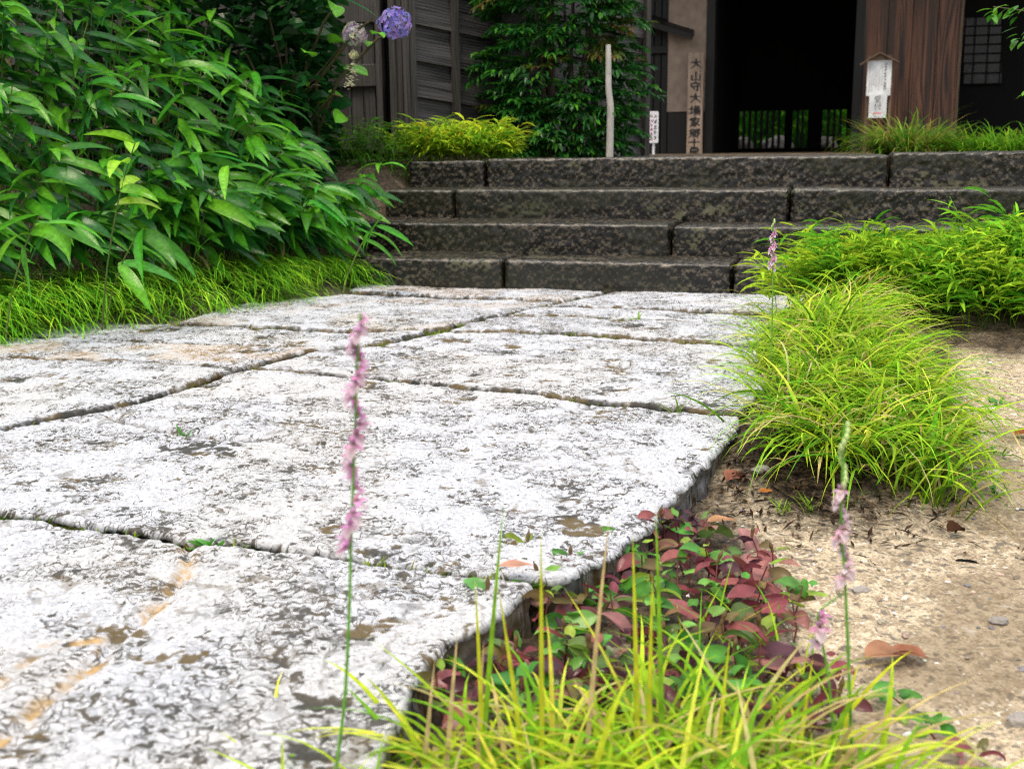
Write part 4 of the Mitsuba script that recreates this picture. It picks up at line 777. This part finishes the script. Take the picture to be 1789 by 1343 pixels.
# ---------------------------------------------------------------- litter, weeds and pebbles
rng = np.random.default_rng(91)
def fallen(px, py, L, W, az, col, label, curl=.5, z=None, dark=False):
    g = G(px, py, -.08 if z is None else z); zz = float(gz(g[0], g[1])) + .012 if z is None else z + .008
    c = A([col]) * 1.; P_, f_, C_ = leaves(A([[g[0], g[1], zz]]), az, .25 * curl, -.35 * curl, L, W, c, c * rng.uniform(.8, 1.1), 9, OVAL, fold=curl, roll=rng.normal(0, .2), wave=.04, stripe=-.25)
    tag(obj('fallen_leaf', join(P_, f_, C_), 'm_dry', smooth=True), label, 'leaf')
fallen(1395, 785, .085, .030, -.25, (.22, .10, .14), 'long purplish dry leaf lying below the grass mound', .35)
fallen(1350, 712, .07, .028, -.1, (.42, .24, .14), 'tan dry leaf at the front foot of the grass mound', .3)
fallen(1268, 862, .05, .04, .5, (.30, .13, .09), 'folded dark red leaf by the corner of the big slab', .9)
fallen(1510, 1160, .062, .048, .1, (.36, .19, .12), 'large curled brown leaf on the sand right of the red plants', .6)
fallen(1555, 1150, .05, .04, -.3, (.30, .13, .08), 'second curled brown leaf overlapping the large one on the sand', .5)
fallen(1655, 935, .035, .03, .2, (.07, .035, .02), 'dark curled seed pod leaf on the open sand', .9)
fallen(1668, 985, .04, .010, -.35, (.012, .012, .012), 'narrow black leaf lying on the open sand', .3)
fallen(1770, 770, .07, .035, .1, (.34, .10, .05), 'reddish dry leaf at the right edge of the sand', .5)
fallen(1490, 875, .055, .022, .3, (.45, .28, .18), 'pale tan leaf on the sand behind the pale orchid', .4)
fallen(1535, 862, .045, .022, -.2, (.06, .04, .045), 'blackish leaf on the sand below the grass mound', .5)
fallen(1235, 918, .06, .03, .2, (.44, .24, .14), 'orange tan leaf behind the red plants near the slab', .4)
fallen(1325, 880, .03, .016, .2, (.55, .20, .05), 'small orange leaf on the sand beside the slab', .2)
fallen(870, 998, .055, .028, .1, (.55, .30, .22), 'pinkish tan leaf on the slab beside the red plants', .25, z=.004)
fallen(75, 420, .09, .04, -.8, (.60, .34, .12), 'orange yellow dead leaf caught in the left thicket', .3, z=None) if False else None
n = 2600; x = rng.uniform(.12, 1.75, n); y = rng.uniform(.9, 3.6, n)
z = gz(x, y); keep = ~contains_xy(bed.buffer(.03), x, y) & (right_mound(x, y) < .03); x, y, z = x[keep], y[keep], z[keep]
ico = trimesh.creation.icosphere(1); N = len(x); r = rng.lognormal(-5.9, .42, N)
V = ico.vertices[None] * (1 + rng.normal(0, .16, (N, len(ico.vertices), 1))) * (r[:, None] * rng.uniform(.6, 1.3, (N, 3)) * A([1, 1, .6]))[:, None] + np.c_[x, y, z][:, None]
C = vary(rng, [(.42, .34, .24), (.55, .50, .42), (.20, .17, .14), (.30, .25, .19), (.62, .60, .56), (.13, .13, .14)], N, .15)
tag(obj('gravel', (V.reshape(-1, 3), (ico.faces[None] + (np.arange(N) * len(ico.vertices))[:, None, None]).reshape(-1, 3), np.repeat(C, len(ico.vertices), 0)), 'm_stem'), 'loose grit and small pebbles on the sandy earth', kind='stuff')
for i, (px, py, r_, lab) in enumerate(((1735, 838, .02, 'flat grey stone at the right edge below the red leaf'), (1690, 840, .016, 'grey pebble on the sand right of the grass'), (1505, 1030, .014, 'bluish grey pebble right of the pale orchid'), (1745, 1085, .014, 'bluish pebble on the sand far right'), (1790, 1255, .022, 'blue grey stone at the lower right edge'), (1430, 825, .016, 'grey pebble below the purplish leaf'), (1330, 858, .022, 'flat pale stone beside the slab corner'))):
    g = G(px, py, -.08); rock((g[0], g[1], float(gz(g[0], g[1])) + .004), (r_, r_ * .8, r_ * .45), 40 + i, 'pebble', lab, catg='stone')
# twigs and bark mulch on the dark soil
n = 2200; x = rng.normal(.64, .12, n); y = rng.normal(2.38, .17, n); keep = ~contains_xy(bed.buffer(.03), x, y); x, y = x[keep], y[keep]; n = len(x)
c = vary(rng, [(.06, .04, .026), (.03, .02, .014), (.10, .07, .045), (.02, .014, .01)], n, .2)
tag(obj('leaf_litter', join(*leaves(np.c_[x, y, gz(x, y) + rng.uniform(0, .018, n)], rng.uniform(0, 6.3, n), rng.uniform(-.3, .5, n), rng.uniform(-.5, .3, n), rng.uniform(.015, .05, n), rng.uniform(.003, .009, n), c, c, 3, LANCE, fold=.3)), 'm_dry'), 'dark crumbly litter between the slab and the grass mound', kind='stuff')
# moss and small grass in the joints
out = []; cols = [(.10, .20, .015), (.20, .30, .02), (.06, .12, .015), (.22, .20, .04)]
for line, dens in ((jC, 190), (jA, 80), (jB, 170), (jF, 180), (jH2, 150), (jH, 110), (jA2, 90), (jA3, 120), (jA4, 160), (jP, 120), (jG, 110), (jQ, 60)):
    ls = LineString(PX(line)); t = rng.uniform(0, 1, int(dens * ls.length)); t = t[meshkit.noise(np.c_[t * 9, t * 0 + dens, t * 0]) > .5]
    for q in t:
        p = ls.interpolate(q, normalized=True); p = A([p.x, p.y]) + rng.normal(0, .006, 2); m = 5
        c = vary(rng, cols, m); out.append(join(*leaves(np.tile([*p, -.03], (m, 1)) + rng.normal(0, .006, (m, 3)) * A([1, 1, 0]), rng.uniform(0, 6.3, m), rng.uniform(.5, 1.4, m), rng.uniform(-.6, .6, m), rng.uniform(.015, .05, m), rng.uniform(.002, .005, m), c, c * 1.3, 3)))
tag(obj('joint_moss', cat(out), 'm_grass'), 'moss and thin grass growing in the joints of the path', kind='stuff')
def weed(px, py, z, n, L, W, label, cols, e0=(.3, 1.4), prof=OVAL):
    g = G(px, py, max(z, -1)); zz = z - .02 if z > -.05 else float(gz(g[0], g[1])); c = vary(rng, cols, n)
    tag(obj('weed', join(*leaves(np.tile([g[0], g[1], zz], (n, 1)) + rng.normal(0, .008, (n, 3)) * A([1, 1, 0]), rng.uniform(0, 6.3, n), rng.uniform(*e0, n), rng.uniform(-.3, .9, n), rng.uniform(*L, n), rng.uniform(*W, n), c, c * 1.1, 5, prof)), 'm_leaf', smooth=True), label, 'weed')
G1 = [(.10, .30, .05), (.06, .22, .03)]
weed(372, 940, 0, 16, (.025, .05), (.01, .016), 'small green weed in the near joint left of the tall orchid', G1)
weed(320, 752, 0, 12, (.02, .05), (.004, .008), 'tiny weed in the short joint of the big slab', G1)
weed(1180, 712, 0, 12, (.04, .08), (.003, .005), 'small grass tuft in the joint right of centre', [(.2, .36, .02)], prof=BLADE)
weed(1115, 556, 0, 22, (.03, .07), (.004, .006), 'small grass tuft in the far joint before the steps', [(.2, .36, .02)], prof=BLADE)
weed(1258, 560, 0, 16, (.03, .06), (.004, .006), 'grass tuft right of the other one in the far joint', [(.2, .36, .02)], prof=BLADE)
weed(1418, 905, -.08, 9, (.04, .07), (.003, .005), 'thin upright weed on the sand left of the pale orchid', [(.2, .34, .03)], e0=(1.1, 1.5), prof=BLADE)
weed(1370, 900, -.08, 9, (.03, .06), (.003, .005), 'thin weed on the sand nearest the slab', [(.2, .34, .03)], e0=(.9, 1.5), prof=BLADE)
weed(1740, 718, -.08, 12, (.02, .04), (.008, .012), 'small green weed on the sand at the far right', G1)
weed(1740, 868, -.08, 8, (.02, .03), (.006, .01), 'tiny weed right of the grass mound', G1)
weed(1745, 800, -.08, 8, (.02, .035), (.006, .01), 'tiny green weed below the reddish leaf', G1)
weed(1640, 872, -.08, 24, (.012, .03), (.006, .01), 'moss green cushion weed on the sand below the mound tip', [(.18, .26, .03)], e0=(.0, .9))
weed(1540, 785, -.05, 20, (.05, .1), (.004, .006), 'drooping grass tuft at the tip of the grass mound', YG, prof=BLADE)
